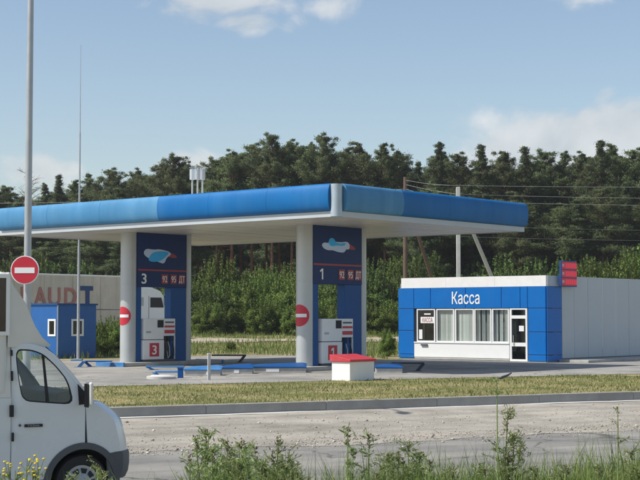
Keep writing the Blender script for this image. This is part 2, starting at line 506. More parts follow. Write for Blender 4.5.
# ------------------------------------------------------------------ mesh building
class MB:
    def __init__(s):
        s.v = []; s.f = []

    def add(s, vs, fs):
        o = len(s.v)
        s.v += [tuple(p) for p in vs]
        s.f += [tuple(i + o for i in f) for f in fs]
        return s

    def box(s, x0, x1, y0, y1, z0, z1):
        vs = [(x, y, z) for z in (z0, z1) for y in (y0, y1) for x in (x0, x1)]
        return s.add(vs, [(0, 2, 3, 1), (4, 5, 7, 6), (0, 1, 5, 4), (2, 6, 7, 3), (0, 4, 6, 2), (1, 3, 7, 5)])

    def tube(s, p0, p1, r0, r1=None, n=10, caps=True):
        r1 = r0 if r1 is None else r1
        p0, p1 = Vector(p0), Vector(p1)
        d = (p1 - p0).normalized()
        a = d.orthogonal().normalized(); b = d.cross(a)
        vs = []
        for p, r in ((p0, r0), (p1, r1)):
            for k in range(n):
                t = 2 * math.pi * k / n
                vs.append(p + (a * math.cos(t) + b * math.sin(t)) * r)
        fs = [(k, (k + 1) % n, n + (k + 1) % n, n + k) for k in range(n)]
        if caps:
            fs += [tuple(range(n - 1, -1, -1)), tuple(range(n, 2 * n))]
        return s.add(vs, fs)

    def path(s, pts, rads, n=8):
        for i in range(len(pts) - 1):
            s.tube(pts[i], pts[i + 1], rads[i], rads[i + 1], n, caps=(i == len(pts) - 2 or i == 0))
        return s

    def lathe(s, prof, n=24, c=(0, 0, 0), axis='Z'):
        vs = []
        for r, z in prof:
            for k in range(n):
                t = 2 * math.pi * k / n
                if axis == 'Z':
                    vs.append((c[0] + r * math.cos(t), c[1] + r * math.sin(t), c[2] + z))
                else:
                    vs.append((c[0] + r * math.cos(t), c[1] + z, c[2] + r * math.sin(t)))
        fs = []
        for j in range(len(prof) - 1):
            for k in range(n):
                q = (j * n + k, j * n + (k + 1) % n, (j + 1) * n + (k + 1) % n, (j + 1) * n + k)
                fs.append(q if axis == 'Z' else q[::-1])
        m = len(prof)
        f0 = tuple(range(n - 1, -1, -1)); f1 = tuple(range((m - 1) * n, m * n))
        fs += [f0, f1] if axis == 'Z' else [f0[::-1], f1[::-1]]
        return s.add(vs, fs)

    def prism_y(s, poly, y0, y1):
        """polygon in (x,z) extruded along y"""
        n = len(poly)
        vs = [(x, y0, z) for x, z in poly] + [(x, y1, z) for x, z in poly]
        fs = [tuple(range(n)), tuple(range(2 * n - 1, n - 1, -1))]
        fs += [((k + 1) % n, k, n + k, n + (k + 1) % n) for k in range(n)]
        return s.add(vs, fs)

    def build(s, name, m, parent=None, loc=(0, 0, 0), rot=(0, 0, 0), bevel=0.0, smooth_=False, deform=None, segs=2):
        me = bpy.data.meshes.new(name)
        vs = [deform(*p) for p in s.v] if deform else s.v
        me.from_pydata(vs, [], s.f)
        me.materials.append(m)
        fix_normals(me)
        if smooth_:
            smooth_mesh(me)
        o = bpy.data.objects.new(name, me)
        COL.objects.link(o)
        o.location = loc; o.rotation_euler = rot
        if parent is not None:
            o.parent = parent
        if bevel > 0:
            bv = o.modifiers.new('bevel', 'BEVEL'); bv.width = bevel; bv.segments = segs; bv.limit_method = 'ANGLE'; bv.angle_limit = R(40)
        return o


def fix_normals(me):
    bm = bmesh.new(); bm.from_mesh(me)
    bmesh.ops.recalc_face_normals(bm, faces=bm.faces)
    bm.to_mesh(me); bm.free()


def smooth_mesh(me, ang=35):
    bm = bmesh.new(); bm.from_mesh(me)
    bmesh.ops.remove_doubles(bm, verts=bm.verts, dist=1e-5)
    for f in bm.faces:
        f.smooth = True
    for e in bm.edges:
        if len(e.link_faces) != 2 or e.calc_face_angle(0) > R(ang):
            e.smooth = False
    bm.to_mesh(me); bm.free()


def link_mesh(name, me, parent=None, loc=(0, 0, 0), rot=(0, 0, 0)):
    o = bpy.data.objects.new(name, me)
    COL.objects.link(o)
    o.location = loc; o.rotation_euler = rot
    if parent is not None:
        o.parent = parent
    return o


def tag(o, label=None, cat=None, group=None, kind=None):
    if label: o['label'] = label
    if cat: o['category'] = cat
    if group: o['group'] = group
    if kind: o['kind'] = kind
    return o


def empty(name, loc, rz=0.0, label=None, cat=None, group=None):
    o = bpy.data.objects.new(name, None)
    COL.objects.link(o)
    o.location = loc; o.rotation_euler = (0, 0, R(rz))
    o.empty_display_size = 0.3
    return tag(o, label, cat, group)


def copy_tree(o, parent=None):
    c = o.copy(); COL.objects.link(c)
    if parent is not None:
        c.parent = parent
    for ch in list(o.children):
        if ch is not c:
            copy_tree(ch, c)
    return c


def poly_mesh(name, outer, hole, thick, m, parent, y0=0.0, deform=None, bevel=0.0, inward=1):
    """panel in the local xz plane with an optional opening, extruded along y"""
    bm = bmesh.new()
    def loop(pts):
        vs = [bm.verts.new((x, y0, z)) for x, z in pts]
        return [bm.edges.new((vs[i], vs[(i + 1) % len(vs)])) for i in range(len(vs))]
    es = loop(outer)
    if hole:
        es += loop(hole)
    bmesh.ops.triangle_fill(bm, edges=es, use_beauty=True)
    r = bmesh.ops.extrude_face_region(bm, geom=list(bm.faces))
    for e in r['geom']:
        if isinstance(e, bmesh.types.BMVert):
            e.co.y += thick * inward
    bmesh.ops.recalc_face_normals(bm, faces=bm.faces)
    me = bpy.data.meshes.new(name)
    bm.to_mesh(me); bm.free()
    if deform:
        for v in me.vertices:
            v.co = deform(*v.co)
    me.materials.append(m)
    return link_mesh(name, me, parent)


def text_obj(name, s, height, m, parent, loc, rot, extrude=0.006, align='CENTER', sx=1.0, bold=0.0):
    cu = bpy.data.curves.new('txt', 'FONT')
    cu.body = s; cu.size = height / 0.70; cu.extrude = extrude; cu.align_x = align; cu.align_y = 'BOTTOM_BASELINE'
    cu.offset = bold
    cu.resolution_u = 3
    t = bpy.data.objects.new('txt', cu)
    COL.objects.link(t)
    dg = bpy.context.evaluated_depsgraph_get()
    dg.update()
    me = bpy.data.meshes.new_from_object(t.evaluated_get(dg))
    bpy.data.objects.remove(t); bpy.data.curves.remove(cu)
    me.name = name
    me.materials.clear(); me.materials.append(m)
    for v in me.vertices:
        v.co.x *= sx
    return link_mesh(name, me, parent, loc, rot)


def np_mesh(name, verts, faces, m, normals=None):
    """verts (n,3), faces (k,3) or (k,4) arrays"""
    me = bpy.data.meshes.new(name)
    nv, (nf, w) = len(verts), faces.shape
    me.vertices.add(nv); me.vertices.foreach_set('co', np.ascontiguousarray(verts, dtype=np.float32).ravel())
    me.loops.add(nf * w); me.loops.foreach_set('vertex_index', np.ascontiguousarray(faces, dtype=np.int32).ravel())
    me.polygons.add(nf); me.polygons.foreach_set('loop_start', np.arange(0, nf * w, w, dtype=np.int32))
    me.polygons.foreach_set('loop_total', np.full(nf, w, dtype=np.int32))
    me.update(calc_edges=True)
    if normals is not None:
        me.polygons.foreach_set('use_smooth', np.ones(nf, dtype=bool))
        me.normals_split_custom_set_from_vertices(normals.astype(np.float32))
    me.materials.append(m)
    return me


# ================================================================== SETTING
def build_ground():
    ds = sorted(set([-80, -30, -10, 0, 3, 5] + [6 + 0.5 * i for i in range(17)] + [14.39, 14.41, 16, 18, 20, 22, 24, 26, 28, 29.85, D_KERB + 0.101, D_KERB + 0.104]
                    + [30.5 + 0.75 * i for i in range(14)] + [42 + 2.5 * i for i in range(40)] + [145, 160, 200, 300, 500, 900, 1800]))
    ss = sorted(set([-1500, -600, -300, -150, -100] + [-70 + 1.5 * i for i in range(120)] + [115, 130, 160, 220, 400, 800, 1800]))
    vs = []
    for d in ds:
        for s in ss:
            x, y = road_xy(s, d)
            vs.append((x, y, ground_z(x, y)))
    n = len(ss)
    fs = [(j * n + i, j * n + i + 1, (j + 1) * n + i + 1, (j + 1) * n + i) for j in range(len(ds) - 1) for i in range(n - 1)]
    o = MB().add(vs, fs).build('ground', ground_mat())
    for p in o.data.polygons:
        p.use_smooth = True
    tag(o, 'dry grassy ground running from the roadside to the wood', 'ground', kind='structure')


build_ground()


def edge_noise(s, k=0.0):
    return 0.5 * math.sin(s * 0.31 + k) + 0.35 * math.sin(s * 0.83 + 1.7 + k) + 0.2 * math.sin(s * 2.3 + 0.4 + k) + 0.1 * math.sin(s * 5.1 + k)


def strip(name, m, d0, d1, zfun, s0=-70, s1=110, ds_=0.5, nd=8, label=None, cat=None):
    vs, fs = [], []
    ns = int((s1 - s0) / ds_) + 1
    for i in range(ns):
        s = s0 + i * ds_
        a = d0(s) if callable(d0) else d0
        b = d1(s) if callable(d1) else d1
        for j in range(nd):
            d = a + (b - a) * j / (nd - 1)
            x, y = road_xy(s, d)
            vs.append((x, y, zfun(s, d)))
    for i in range(ns - 1):
        for j in range(nd - 1):
            q = i * nd + j
            fs.append((q, q + nd, q + nd + 1, q + 1))
    o = MB().add(vs, fs).build(name, m)
    for p in o.data.polygons:
        p.use_smooth = True
    return tag(o, label, cat, kind='structure')


ASPHALT = paving_mat('road_asphalt', (0.165, 0.162, 0.155), (0.31, 0.295, 0.262), 30, 0.6, speck=(0.30, 0.29, 0.27), tracks=0.5, cracks=0.7)
SAND = paving_mat('sandy_gravel', (0.24, 0.22, 0.185), (0.42, 0.385, 0.325), 9, 0.7, speck=(0.24, 0.22, 0.19), bump=0.7, tracks=0.6, stains=0.12)
FORECOURT = paving_mat('forecourt_asphalt', (0.20, 0.195, 0.18), (0.38, 0.36, 0.325), 18, 0.4, tracks=0.45, cracks=0.5, stains=0.5)
PATHDIRT = paving_mat('track_dirt', (0.32, 0.27, 0.20), (0.46, 0.40, 0.31), 4, 0.5, tracks=0.2)


def shoulder_z(s, d):
    k = smooth((d - 23.6 - 0.04 * s) / 2.0)
    return 0.005 + 0.13 * smooth((d - 24.5) / 5.4) + k * 0.012 * (1 + edge_noise(s * 1.3 + d * 2.1))


strip('road', ASPHALT, lambda s: 14.0 + 0.12 * edge_noise(s * 1.5), 27.0, lambda s, d: 0.0, label='grey dusty asphalt road in front of the grass verge', cat='road')
strip('gravel_shoulder', SAND, lambda s: 23.1 + 0.045 * s * (0.8 if s > -6 else 1.4) + 0.45 * edge_noise(s * 0.8) + 0.22 * edge_noise(s * 3.7, 2.0), D_KERB - 0.002,
      lambda s, d: max(0.004, shoulder_z(s, d)), nd=14, ds_=0.15, label='pale sandy gravel shoulder below the kerb', cat='shoulder')
# thin run of pale mortar along the foot of the kerb
strip('kerb_mortar', mat('mortar_white', (0.60, 0.59, 0.56), 0.9, var=0.15, scale=1.5), D_KERB - 0.10, D_KERB - 0.001, lambda s, d: 0.172 + 0.01 * edge_noise(s * 2) + (d - D_KERB) * 0.25, nd=3, ds_=0.6,
      label='thin pale mortar line along the foot of the kerb', cat='mortar')

# kerb: real stones, one by one
kerb = empty('kerb', (*road_xy(0, D_KERB), 0.0), 27.9)
tag(kerb, 'long grey concrete kerb holding the grass verge', 'kerb', kind='structure')
kx0, kstep = -38.0, 3.0
stone = MB().box(0.003, kstep - 0.003, 0.0, 0.16, 0.0, 0.38)
st0 = stone.build('kerb_stone', KERB_C, kerb, loc=(kx0, 0, 0), bevel=0.015)
for i in range(1, 29):
    c = st0.copy(); COL.objects.link(c); c.parent = kerb
    c.location = (kx0 + i * kstep, random.uniform(-0.004, 0.004), random.uniform(-0.005, 0.005))
    c.rotation_euler = (0, 0, random.uniform(-0.001, 0.001))

# station forecourt sheet
fc = [road_xy(-46, 39.6), road_xy(-30, 39.3), road_xy(-18, 39.6), road_xy(-8, 39.9), road_xy(0, 39.2), road_xy(10, 39.5), road_xy(24, 39.6), road_xy(50, 39.5),
      (46, 86), (24, 80), (10.5, 72.5), (2.9, 66.8), (1.4, 69.5), (-1.0, 74.8), (-4.4, 75.8), (-8.0, 69.6), (-10.2, 66.4), (-17.5, 66.0), (-30, 62), (-45, 58)]
bmf = bmesh.new()
vsf = [bmf.verts.new((x, y, ZS + 0.012)) for x, y in fc]
bmf.faces.new(vsf)
bmesh.ops.triangulate(bmf, faces=bmf.faces)
mef = bpy.data.meshes.new('forecourt'); bmf.to_mesh(mef); bmf.free(); mef.materials.append(FORECOURT)
fix_normals(mef)
tag(link_mesh('forecourt', mef), 'pale worn asphalt forecourt under the station canopy', 'forecourt', kind='structure')

# dirt track behind the station, laid on the terrain
vs, fs = [], []
for i in range(90):
    x = -40 + i * 0.9
    yc = 93.5 + 1.6 * math.sin(x * 0.11) - x * 0.05
    for j in range(5):
        y = yc + (j / 4 - 0.5) * (5.5 + 1.0 * math.sin(x * 0.7))
        vs.append((x, y, ground_z(x, y) + 0.035))
for i in range(89):
    for j in range(4):
        q = i * 5 + j
        fs.append((q, q + 5, q + 6, q + 1))
tag(MB().add(vs, fs).build('dirt_track', PATHDIRT), 'sandy dirt track crossing the meadow behind the pumps', 'track', kind='structure')


# ---- loose stones on the shoulder (uncountable)
def pebbles():
    base = np.array([(1, 0, 0), (-1, 0, 0), (0, 1, 0), (0, -1, 0), (0, 0, 1), (0, 0, -1)], float)
    fac = np.array([(0, 2, 4), (2, 1, 4), (1, 3, 4), (3, 0, 4), (2, 0, 5), (1, 2, 5), (3, 1, 5), (0, 3, 5)])
    V, Fc = [], []
    k = 0
    for i in range(9000):
        s = random.uniform(-12, 30)
        d = 29.7 - 6.6 * abs(random.random() ** 0.55) if random.random() < 0.6 else 23.3 + 0.045 * s + random.gauss(0, 0.55)
        if d > 29.75: continue
        x, y = road_xy(s, d)
        r = random.uniform(0.007, 0.020) if random.random() < 0.96 else random.uniform(0.02, 0.04)
        z = max(0.012, shoulder_z(s, d)) if d > 22.9 + 0.045 * s else 0.002
        b = base * np.array([r * random.uniform(.7, 1.5), r * random.uniform(.7, 1.3), r * random.uniform(.5, .9)])
        a = random.uniform(0, 6.28); ca, sa = math.cos(a), math.sin(a)
        b = np.stack([b[:, 0] * ca - b[:, 1] * sa, b[:, 0] * sa + b[:, 1] * ca, b[:, 2]], 1) + np.array([x, y, z + r * .3])
        V.append(b); Fc.append(fac + 6 * k); k += 1
    me = np_mesh('gravel_stones', np.concatenate(V), np.concatenate(Fc), leaf_mat('gravel_mix', (0.22, 0.20, 0.17), (0.42, 0.38, 0.32), (0.62, 0.58, 0.52), 0.0, 0.9))
    tag(link_mesh('gravel_stones', me), 'loose pale stones scattered over the gravel shoulder', 'gravel', kind='stuff')


pebbles()

# ================================================================== CANOPY
SF = Frame(0.56, 48.82, ZS, 50.0)      # station axes: local x runs along the short side, y along the long side
CW, CL, HS, HT = 11.65, 17.99, 5.30, 6.41
can = empty('station_canopy', SF.w(0, 0, 0), 50.0, 'flat white petrol station canopy with rounded blue fascias on silver columns', 'canopy')
core = MB().box(0.12, CW - 0.12, 0.12, CL - 0.12, HS + 0.07, HT - 0.05).build('roof_deck', WHITE, can)
rim = MB()
rim.box(0.0, 0.119, 0.0, CL, HS, HS + 0.19).box(CW - 0.119, CW, 0.0, CL, HS, HS + 0.19)
rim.box(0.121, CW - 0.121, 0.0, 0.119, HS, HS + 0.19).box(0.121, CW - 0.121, CL - 0.119, CL, HS, HS + 0.19)
rim.build('edge_trim', GREY_CLAD, can)
# soffit boards, one by one
nb = 60
bw = (CL - 0.28) / nb
b0 = MB().box(0.13, CW - 0.13, 0.012, bw - 0.012, 0, 0.03).build('soffit_board', SOFFIT, can, loc=(0, 0.14, HS + 0.02))
for i in range(1, nb):
    c = b0.copy(); COL.objects.link(c); c.parent = can
    c.location = (0, 0.14 + i * bw, HS + 0.02 + random.uniform(-0.006, 0.006))


def roll(name, m, p0, p1, along, cap0=False, cap1=False, depth=0.20):
    """half-round fascia section; along 'y' sits on the x=0 side, 'x' on the y=0 side"""
    n = 12
    prof = []
    zc, hh = (HS + 0.19 + HT) / 2 + 0.01, (HT - HS - 0.19) / 2
    for k in range(n + 1):
        t = -math.pi / 2 + math.pi * k / n
        prof.append((-depth * math.cos(t) ** 0.8 if abs(math.cos(t)) > 1e-6 else 0.0, zc + hh * math.sin(t)))
    prof = [(0.118, prof[0][1])] + prof + [(0.118, prof[-1][1])]
    b = MB()
    m_ = len(prof)
    vs = []
    for q in (p0, p1):
        for o_, z in prof:
            vs.append((o_, q, z) if along == 'y' else (q, o_, z))
    fs = [(k, k + 1, m_ + k + 1, m_ + k) for k in range(m_ - 1)] + [tuple(range(m_)), tuple(range(2 * m_ - 1, m_ - 1, -1))]
    return b.add(vs, fs).build(name, m, can, smooth_=True)


yb = SF.hit(157, 208, 0, -0.2).y
xb = SF.hit(404.5, 200, 1, -0.2).x
edges = [0.22, 3.0, 5.8, yb, yb + 3.2, yb + 6.3, CL - 0.15]
for i in range(6):
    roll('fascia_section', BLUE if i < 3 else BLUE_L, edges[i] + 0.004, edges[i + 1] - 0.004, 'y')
edges = [0.30, xb, xb + 2.8, xb + 5.6, CW - 0.02]
for i in range(4):
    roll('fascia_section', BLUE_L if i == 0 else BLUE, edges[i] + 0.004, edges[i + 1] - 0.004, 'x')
# rounded white corner post between the two rolls, and plain back fascias
MB().lathe([(0.20, 0), (0.20, HT - HS - 0.02)], 20, (0.10, 0.10, HS + 0.005)).build('corner_post', CORNER, can, smooth_=True)
MB().box(0.121, CW - 0.121, CL - 0.119, CL + 0.02, HS + 0.191, HT).build('back_fascia', BLUE, can)
MB().box(CW - 0.119, CW + 0.02, 0.121, CL - 0.121, HS + 0.191, HT).build('back_fascia', BLUE, can)
MB().box(CW - 0.02, CW + 0.03, 0.0, 0.120, HS + 0.191, HT).build('end_cap', BLUE, can)

C1 = (3.09, 4.05); C3 = (2.17, 12.5)
CR = 0.325
for (cx, cy) in (C1, C3, (C1[0] + 3.12, C1[1]), (C3[0] + 3.05, C3[1])):
    prof = [(CR + 0.03, 0), (CR + 0.03, 0.10), (CR, 0.11), (CR, 3.22), (CR + 0.004, 3.225), (CR + 0.004, 3.255), (CR, 3.26), (CR, HS + 0.03)]
    MB().lathe(prof, 32, (cx, cy, 0.012)).build('column', SILVER, can, smooth_=True)


def no_entry_decal(c, zc, rad, label):
    """round sticker wrapped about a column, facing the forecourt entrance (local -x)"""
    root = empty('no_entry_sticker', SF.w(c[0] - CR, c[1], zc - rad), 50.0, label, 'traffic sign', 'no entry stickers on the canopy columns')
    def patch(name, m, rr, rows, cols, off, bar=None):
        vs, fs = [], []
        def pos(h, v):
            a = h / CR
            return (CR - (CR + off) * math.cos(a), (CR + off) * math.sin(a), v + rad)
        if bar is None:
            nr, nc = 8, 40
            vs.append(pos(0, 0))
            for i in range(1, nr + 1):
                for k in range(nc):
                    t = 2 * math.pi * k / nc
                    vs.append(pos(rr * i / nr * math.cos(t), rr * i / nr * math.sin(t)))
            for k in range(nc):
                fs.append((0, 1 + k, 1 + (k + 1) % nc))
            for i in range(nr - 1):
                for k in range(nc):
                    fs.append((1 + i * nc + k, 1 + (i + 1) * nc + k, 1 + (i + 1) * nc + (k + 1) % nc, 1 + i * nc + (k + 1) % nc))
        else:
            w, h = bar
            for i in range(17):
                for v in (-h, h):
                    vs.append(pos(-w + 2 * w * i / 16, v))
            fs = [(2 * i, 2 * i + 2, 2 * i + 3, 2 * i + 1) for i in range(16)]
        o = MB().add(vs, fs).build(name, m, root)
        for p in o.data.polygons: p.use_smooth = True
    patch('red_disc', RED, rad, 8, 40, 0.006)
    patch('white_bar', WHITE_P, 0, 0, 0, 0.010, (rad * 0.74, rad * 0.155))


zc1 = SF.hit(300, 315.5, 0, C1[0] - CR).z
zc3 = SF.hit(126, 316, 0, C3[0] - CR).z
no_entry_decal(C1, zc1, 0.40, 'red no entry sticker on the silver column near the sand box')
no_entry_decal(C3, zc3, 0.37, 'red no entry sticker on the silver column near the lorry')


def numeral(s, h, root, x, y, z):
    if s == '1':
        w = h * 0.17
        pts = [(-w * .5, 0), (w * .5, 0), (w * .5, h), (-w * .45, h), (-h * .36, h * .80), (-h * .32, h * .68), (-w * .5, h * .78)]
        MB().prism_y([(x + a + h * .06, z + b) for a, b in pts], y - 0.006, y + 0.003).build('number', WHITE_P, root)
    else:
        text_obj('number', s, h, WHITE_P, root, (x, y, z), (R(90), 0, 0), sx=1.2, bold=0.007)


# ---- price portals between the columns
def portal(c, num, px, label):
    """px: left edge, opening left, opening right, right edge, panel bottom y, red line y, number-row y"""
    f = Frame(*SF.w(c[0], c[1], 0.012), 50.0)
    root = empty('price_portal', f.o, 50.0, label, 'price portal', 'navy portals over the fuel pumps')
    yf, yb_ = -0.34, 0.05
    X = lambda p: f.hit(p, 300, 1, yf).x
    xl, xo, xr, xe = (X(p) for p in px[:4])
    zb = f.hit((px[0] + px[3]) / 2, px[4], 1, yf).z
    MB().box(xl, xe, yf, yb_, zb, HS + 0.005).build('header_panel', NAVY, root, bevel=0.01)
    MB().box(xl, xo, yf + 0.01, yb_ - 0.01, 0.16, zb - 0.001).build('leg', NAVY_L, root, bevel=0.008)
    MB().box(xr, xe - 0.01, yf + 0.01, yb_ - 0.01, 0.16, zb - 0.001).build('leg', NAVY_L, root, bevel=0.008)
    zl = f.hit((px[0] + px[3]) / 2, px[5], 1, yf).z
    MB().box(xl + 0.01, xe - 0.01, yf - 0.012, yf - 0.001, zl - 0.035, zl + 0.035).build('red_stripe', RED_D, root)
    zr = f.hit((px[0] + px[3]) / 2, px[6], 1, yf).z
    hn = 0.40
    numeral(num, hn, root, X(px[7]), yf - 0.004, zr - hn / 2)
    for p, s in zip(px[8], ('92', '95', 'ДТ')):
        xc = X(p)
        o = MB().box(xc - 0.175, xc + 0.175, yf - 0.014, yf - 0.001, zr - 0.19, zr + 0.19).build('grade_tile', RED_D, root)
        text_obj('grade_text', s, 0.25, WHITE_P, o, (xc, yf - 0.017, zr - 0.125), (R(90), 0, 0), extrude=0.004, sx=0.80 if s != 'ДТ' else 0.68)
    # pale brushed emblem with a small red tip
    xm, zm = X(px[9]), f.hit(px[9], px[10], 1, yf).z
    s_ = (xe - xl) / 2.75
    def blob(name, m, pts, off):
        for _ in range(2):
            pts = [(a[0] * u + b[0] * (1 - u), a[1] * u + b[1] * (1 - u)) for a, b in zip(pts, pts[1:] + pts[:1]) for u in (.76, .24)]
        pts = [(xm + a * s_, zm + b * s_) for a, b in pts]
        MB().prism_y(pts, yf - off, yf - 0.001).build(name, m, root)
    blob('emblem', EMB_A, px[11], 0.006)
    blob('emblem', EMB_B, px[12], 0.010)
    blob('emblem_tip', RED_D, [(0.45, 0.13), (0.80, 0.06), (1.0, -0.08), (0.70, -0.10), (0.40, -0.06)], 0.004)
    return f


A1 = [(-0.98, 0.02), (-0.86, 0.12), (-0.60, 0.10), (-0.46, 0.20), (0.05, 0.14), (0.45, 0.20), (0.62, 0.10), (0.58, -0.10), (0.40, -0.08), (0.30, -0.22), (-0.10, -0.20), (-0.35, -0.14), (-0.62, -0.16), (-0.86, -0.10)]
A1b = [(-0.62, 0.12), (-0.50, 0.30), (-0.28, 0.27), (-0.20, 0.15), (0.05, 0.10), (0.40, 0.16), (0.30, 0.02), (-0.10, 0.04), (-0.45, -0.02)]
A3 = [(-0.95, 0.05), (-0.80, 0.24), (-0.35, 0.20), (-0.05, 0.24), (0.50, 0.16), (0.62, 0.04), (0.35, -0.10), (0.22, -0.36), (-0.05, -0.30), (-0.40, -0.20), (-0.75, -0.12)]
A3b = [(-0.70, -0.20), (-0.45, 0.10), (0.10, 0.16), (0.55, 0.12), (0.28, -0.08), (0.0, -0.26), (-0.50, -0.30)]
P1 = portal(C1, '1', (313.5, 318.5, 345, 362, 284.5, 265, 274.5, 322, (341.6, 350.3, 358.0), 339, 246.5, A1, A1b), 'navy price portal numbered 1 over the pump beside the sand box')
P3 = portal(C3, '3', (137.5, 141.5, 171, 186.5, 287.5, 270.5, 279, 144, (164.5, 173.4, 181.5), 160, 255, A3, A3b), 'navy price portal numbered 3 with the white lorry cab behind it')


# ---- fuel pumps: wide cabinet, head with display, hose bay at the right
def pump(f, num, x0, x1, label):
    yf = -0.42
    a = f.hit(x0, 350, 1, yf).x; b = f.hit(x1, 350, 1, yf).x
    w = b - a
    root = empty('fuel_pump', f.w((a + b) / 2, yf + 0.25, 0.16), 50.0, label, 'fuel pump', 'white fuel pumps under the canopy')
    W = w / 2; D0, D1 = -0.25, 0.25
    xs = -W + w * 0.64
    H = 1.72
    MB().box(-W + 0.02, W - 0.02, D0 + 0.03, D1 - 0.03, 0, 0.08).build('base', DARKP, root)
    MB().box(-W, xs, D0, D1, 0.08, 0.86).build('cabinet', WHITE_P, root, bevel=0.015)
    MB().box(-W + 0.05, xs, D0 + 0.02, D1 - 0.02, 0.885, H).build('pump_head', WHITE_P, root, bevel=0.015)
    MB().box(-W + 0.08, xs - 0.01, D0 + 0.05, D1 - 0.05, 0.861, 0.884).build('joint', DARKP, root)
    MB().box(xs + 0.004, W, D0 + 0.02, D1 - 0.02, 1.02, H).build('hose_head', WHITE_P, root, bevel=0.015)
    MB().box(xs + 0.004, W - 0.02, D0 + 0.20, D1 - 0.02, 0.08, 1.018).build('hose_bay', INT_DARK, root)
    MB().box(W - 0.019, W, D0 + 0.02, D1 - 0.02, 0.08, 1.018).build('side_cheek', WHITE_P, root)
    MB().box(xs - 0.36, xs - 0.03, D0 + 0.008, D0 + 0.019, 1.36, 1.66).build('display', DARK, root)
    MB().box(-W + 0.16, -W + 0.42, D0 + 0.012, D0 + 0.019, 1.14, 1.22).build('maker_mark', GALV, root)
    MB().box(xs + 0.03, W - 0.04, D0 + 0.010, D0 + 0.019, 1.12, 1.26).build('red_band', RED, root)
    MB().box(xs + 0.03, W - 0.04, D0 + 0.010, D0 + 0.019, 1.36, 1.44).build('red_band', RED, root)
    MB().box(xs + 0.06, W - 0.08, D0 + 0.012, D0 + 0.019, 1.54, 1.60).build('maker_mark', DARKP, root)
    rw = w * 0.64
    xm = -W + rw * 0.52
    MB().box(xm - 0.26, xm + 0.26, D0 - 0.012, D0 - 0.001, 0.20, 0.74).build('number_plate', RED, root, bevel=0.05, segs=3)
    numeral(num, 0.36, root, xm, D0 - 0.016, 0.29)
    for k in range(3):
        xh = xs + 0.10 + k * (W - xs - 0.2) / 2
        MB().box(xh - 0.035, xh + 0.035, D0 + 0.06, D0 + 0.19, 0.80, 1.0).build('nozzle', DARK, root, bevel=0.01)
        MB().path([(xh, D0 + 0.12, 0.82), (xh + 0.03, D0 + 0.05, 0.55), (xh + 0.02, D0 + 0.03, 0.22), (xh - 0.04, D0 + 0.06, 0.12), (xh - 0.05, D0 + 0.12, 0.4)], [0.022] * 5, 8).build('hose', DARK if k != 1 else GALV, root, smooth_=True)


pump(P1, '1', 322, 353.5, 'white fuel pump with red plate 1 partly behind the sand box')
pump(P3, '3', 143.5, 175.5, 'white fuel pump with red plate 3 in front of the lorry cab')

# pump islands: raised concrete under portal and pump
for c, lab in ((C1, 'low concrete island under the pump beside the sand box'), (C3, 'low concrete island under the pump near the lorry')):
    o = empty('pump_island', SF.w(c[0], c[1], 0.012), 50.0, lab, 'island', 'concrete pump islands')
    bi = MB().box(-0.9, 4.6, -0.75, 0.75, 0.0, 0.155).build('slab', CONC, o, bevel=0.03)
    MB().box(-0.98, -0.905, -0.80, 0.80, 0.0, 0.17).build('edge_strip', GUARD, o)
    MB().box(4.605, 4.68, -0.80, 0.80, 0.0, 0.17).build('edge_strip', GUARD, o)


# vent stacks on the canopy roof
for k, (px, dy) in enumerate(((192.3, 0), (197.6, 0.25), (202.5, 0.5))):
    p = SF.hit(px, 190, 2, HT - 0.05) if False else SF.hit(px, 180, 1, 9.6 + dy)
    q = SF.w(p.x, 9.6 + dy, HT - 0.05)
    dz = 0.0
    ztop = SF.hit(px, 168.5, 1, 9.6 + dy).z
    zmid = SF.hit(px, 180.0, 1, 9.6 + dy).z
    h0 = zmid - HT + 0.05; h1 = ztop - HT + 0.05
    t = empty('vent_pipe', q, 50, ('shiny', 'middle grey', 'dull grey')[k] + ' vent pipe with drum cap on the canopy roof', 'vent', 'vent pipes on the canopy roof')
    MB().tube((0, 0, 0), (0, 0, h0 + 0.05), 0.035, n=10).build('pipe', GALV, t, smooth_=True)
    MB().lathe([(0.02, h0), (0.105, h0 + 0.02), (0.105, h1 - 0.04), (0.07, h1), (0.01, h1 + 0.02)], 16).build('drum_cap', CHROME if k == 0 else GALV, t, smooth_=True)
    MB().tube((-0.16, 0, h1 + 0.02), (0.08, 0, h1 + 0.05), 0.015, n=6).build('cross_bar', GALV, t)


# ================================================================== CASHIER BUILDING
KF = Frame(9.64, 62.68, ZS + 0.012, 50.0)      # corner nearest the road; front is the x=0 face, right wall the y=0 face
KL, KD, KH = 7.85, 11.5, 3.72
kas = empty('cashier_building', KF.o, 50.0, 'low blue and white cashier building with grey side wall', 'building')


def kf(px, py, x=0.0):
    p = KF.hit(px, py, 0, x)
    return p.y, p.z


def kside(px, py, y=0.0):
    p = KF.hit(px, py, 1, y)
    return p.x, p.z


yL = KL
yA = kf(414.5, 320)[0]          # right edge of the blue left pier
yB = kf(509.5, 320)[0]          # end of the window bay
yC = kf(528.5, 320)[0]          # start of the blue right pier
zBand0 = kf(470, 308.5)[1]      # under the blue band
zBand1 = kf(470, 287.3)[1]      # over the blue band
zSill = kf(470, 343.5)[1]
zPl = kf(500, 358.5)[1]
xW = kside(561, 320)[0]         # end of the blue return on the right wall

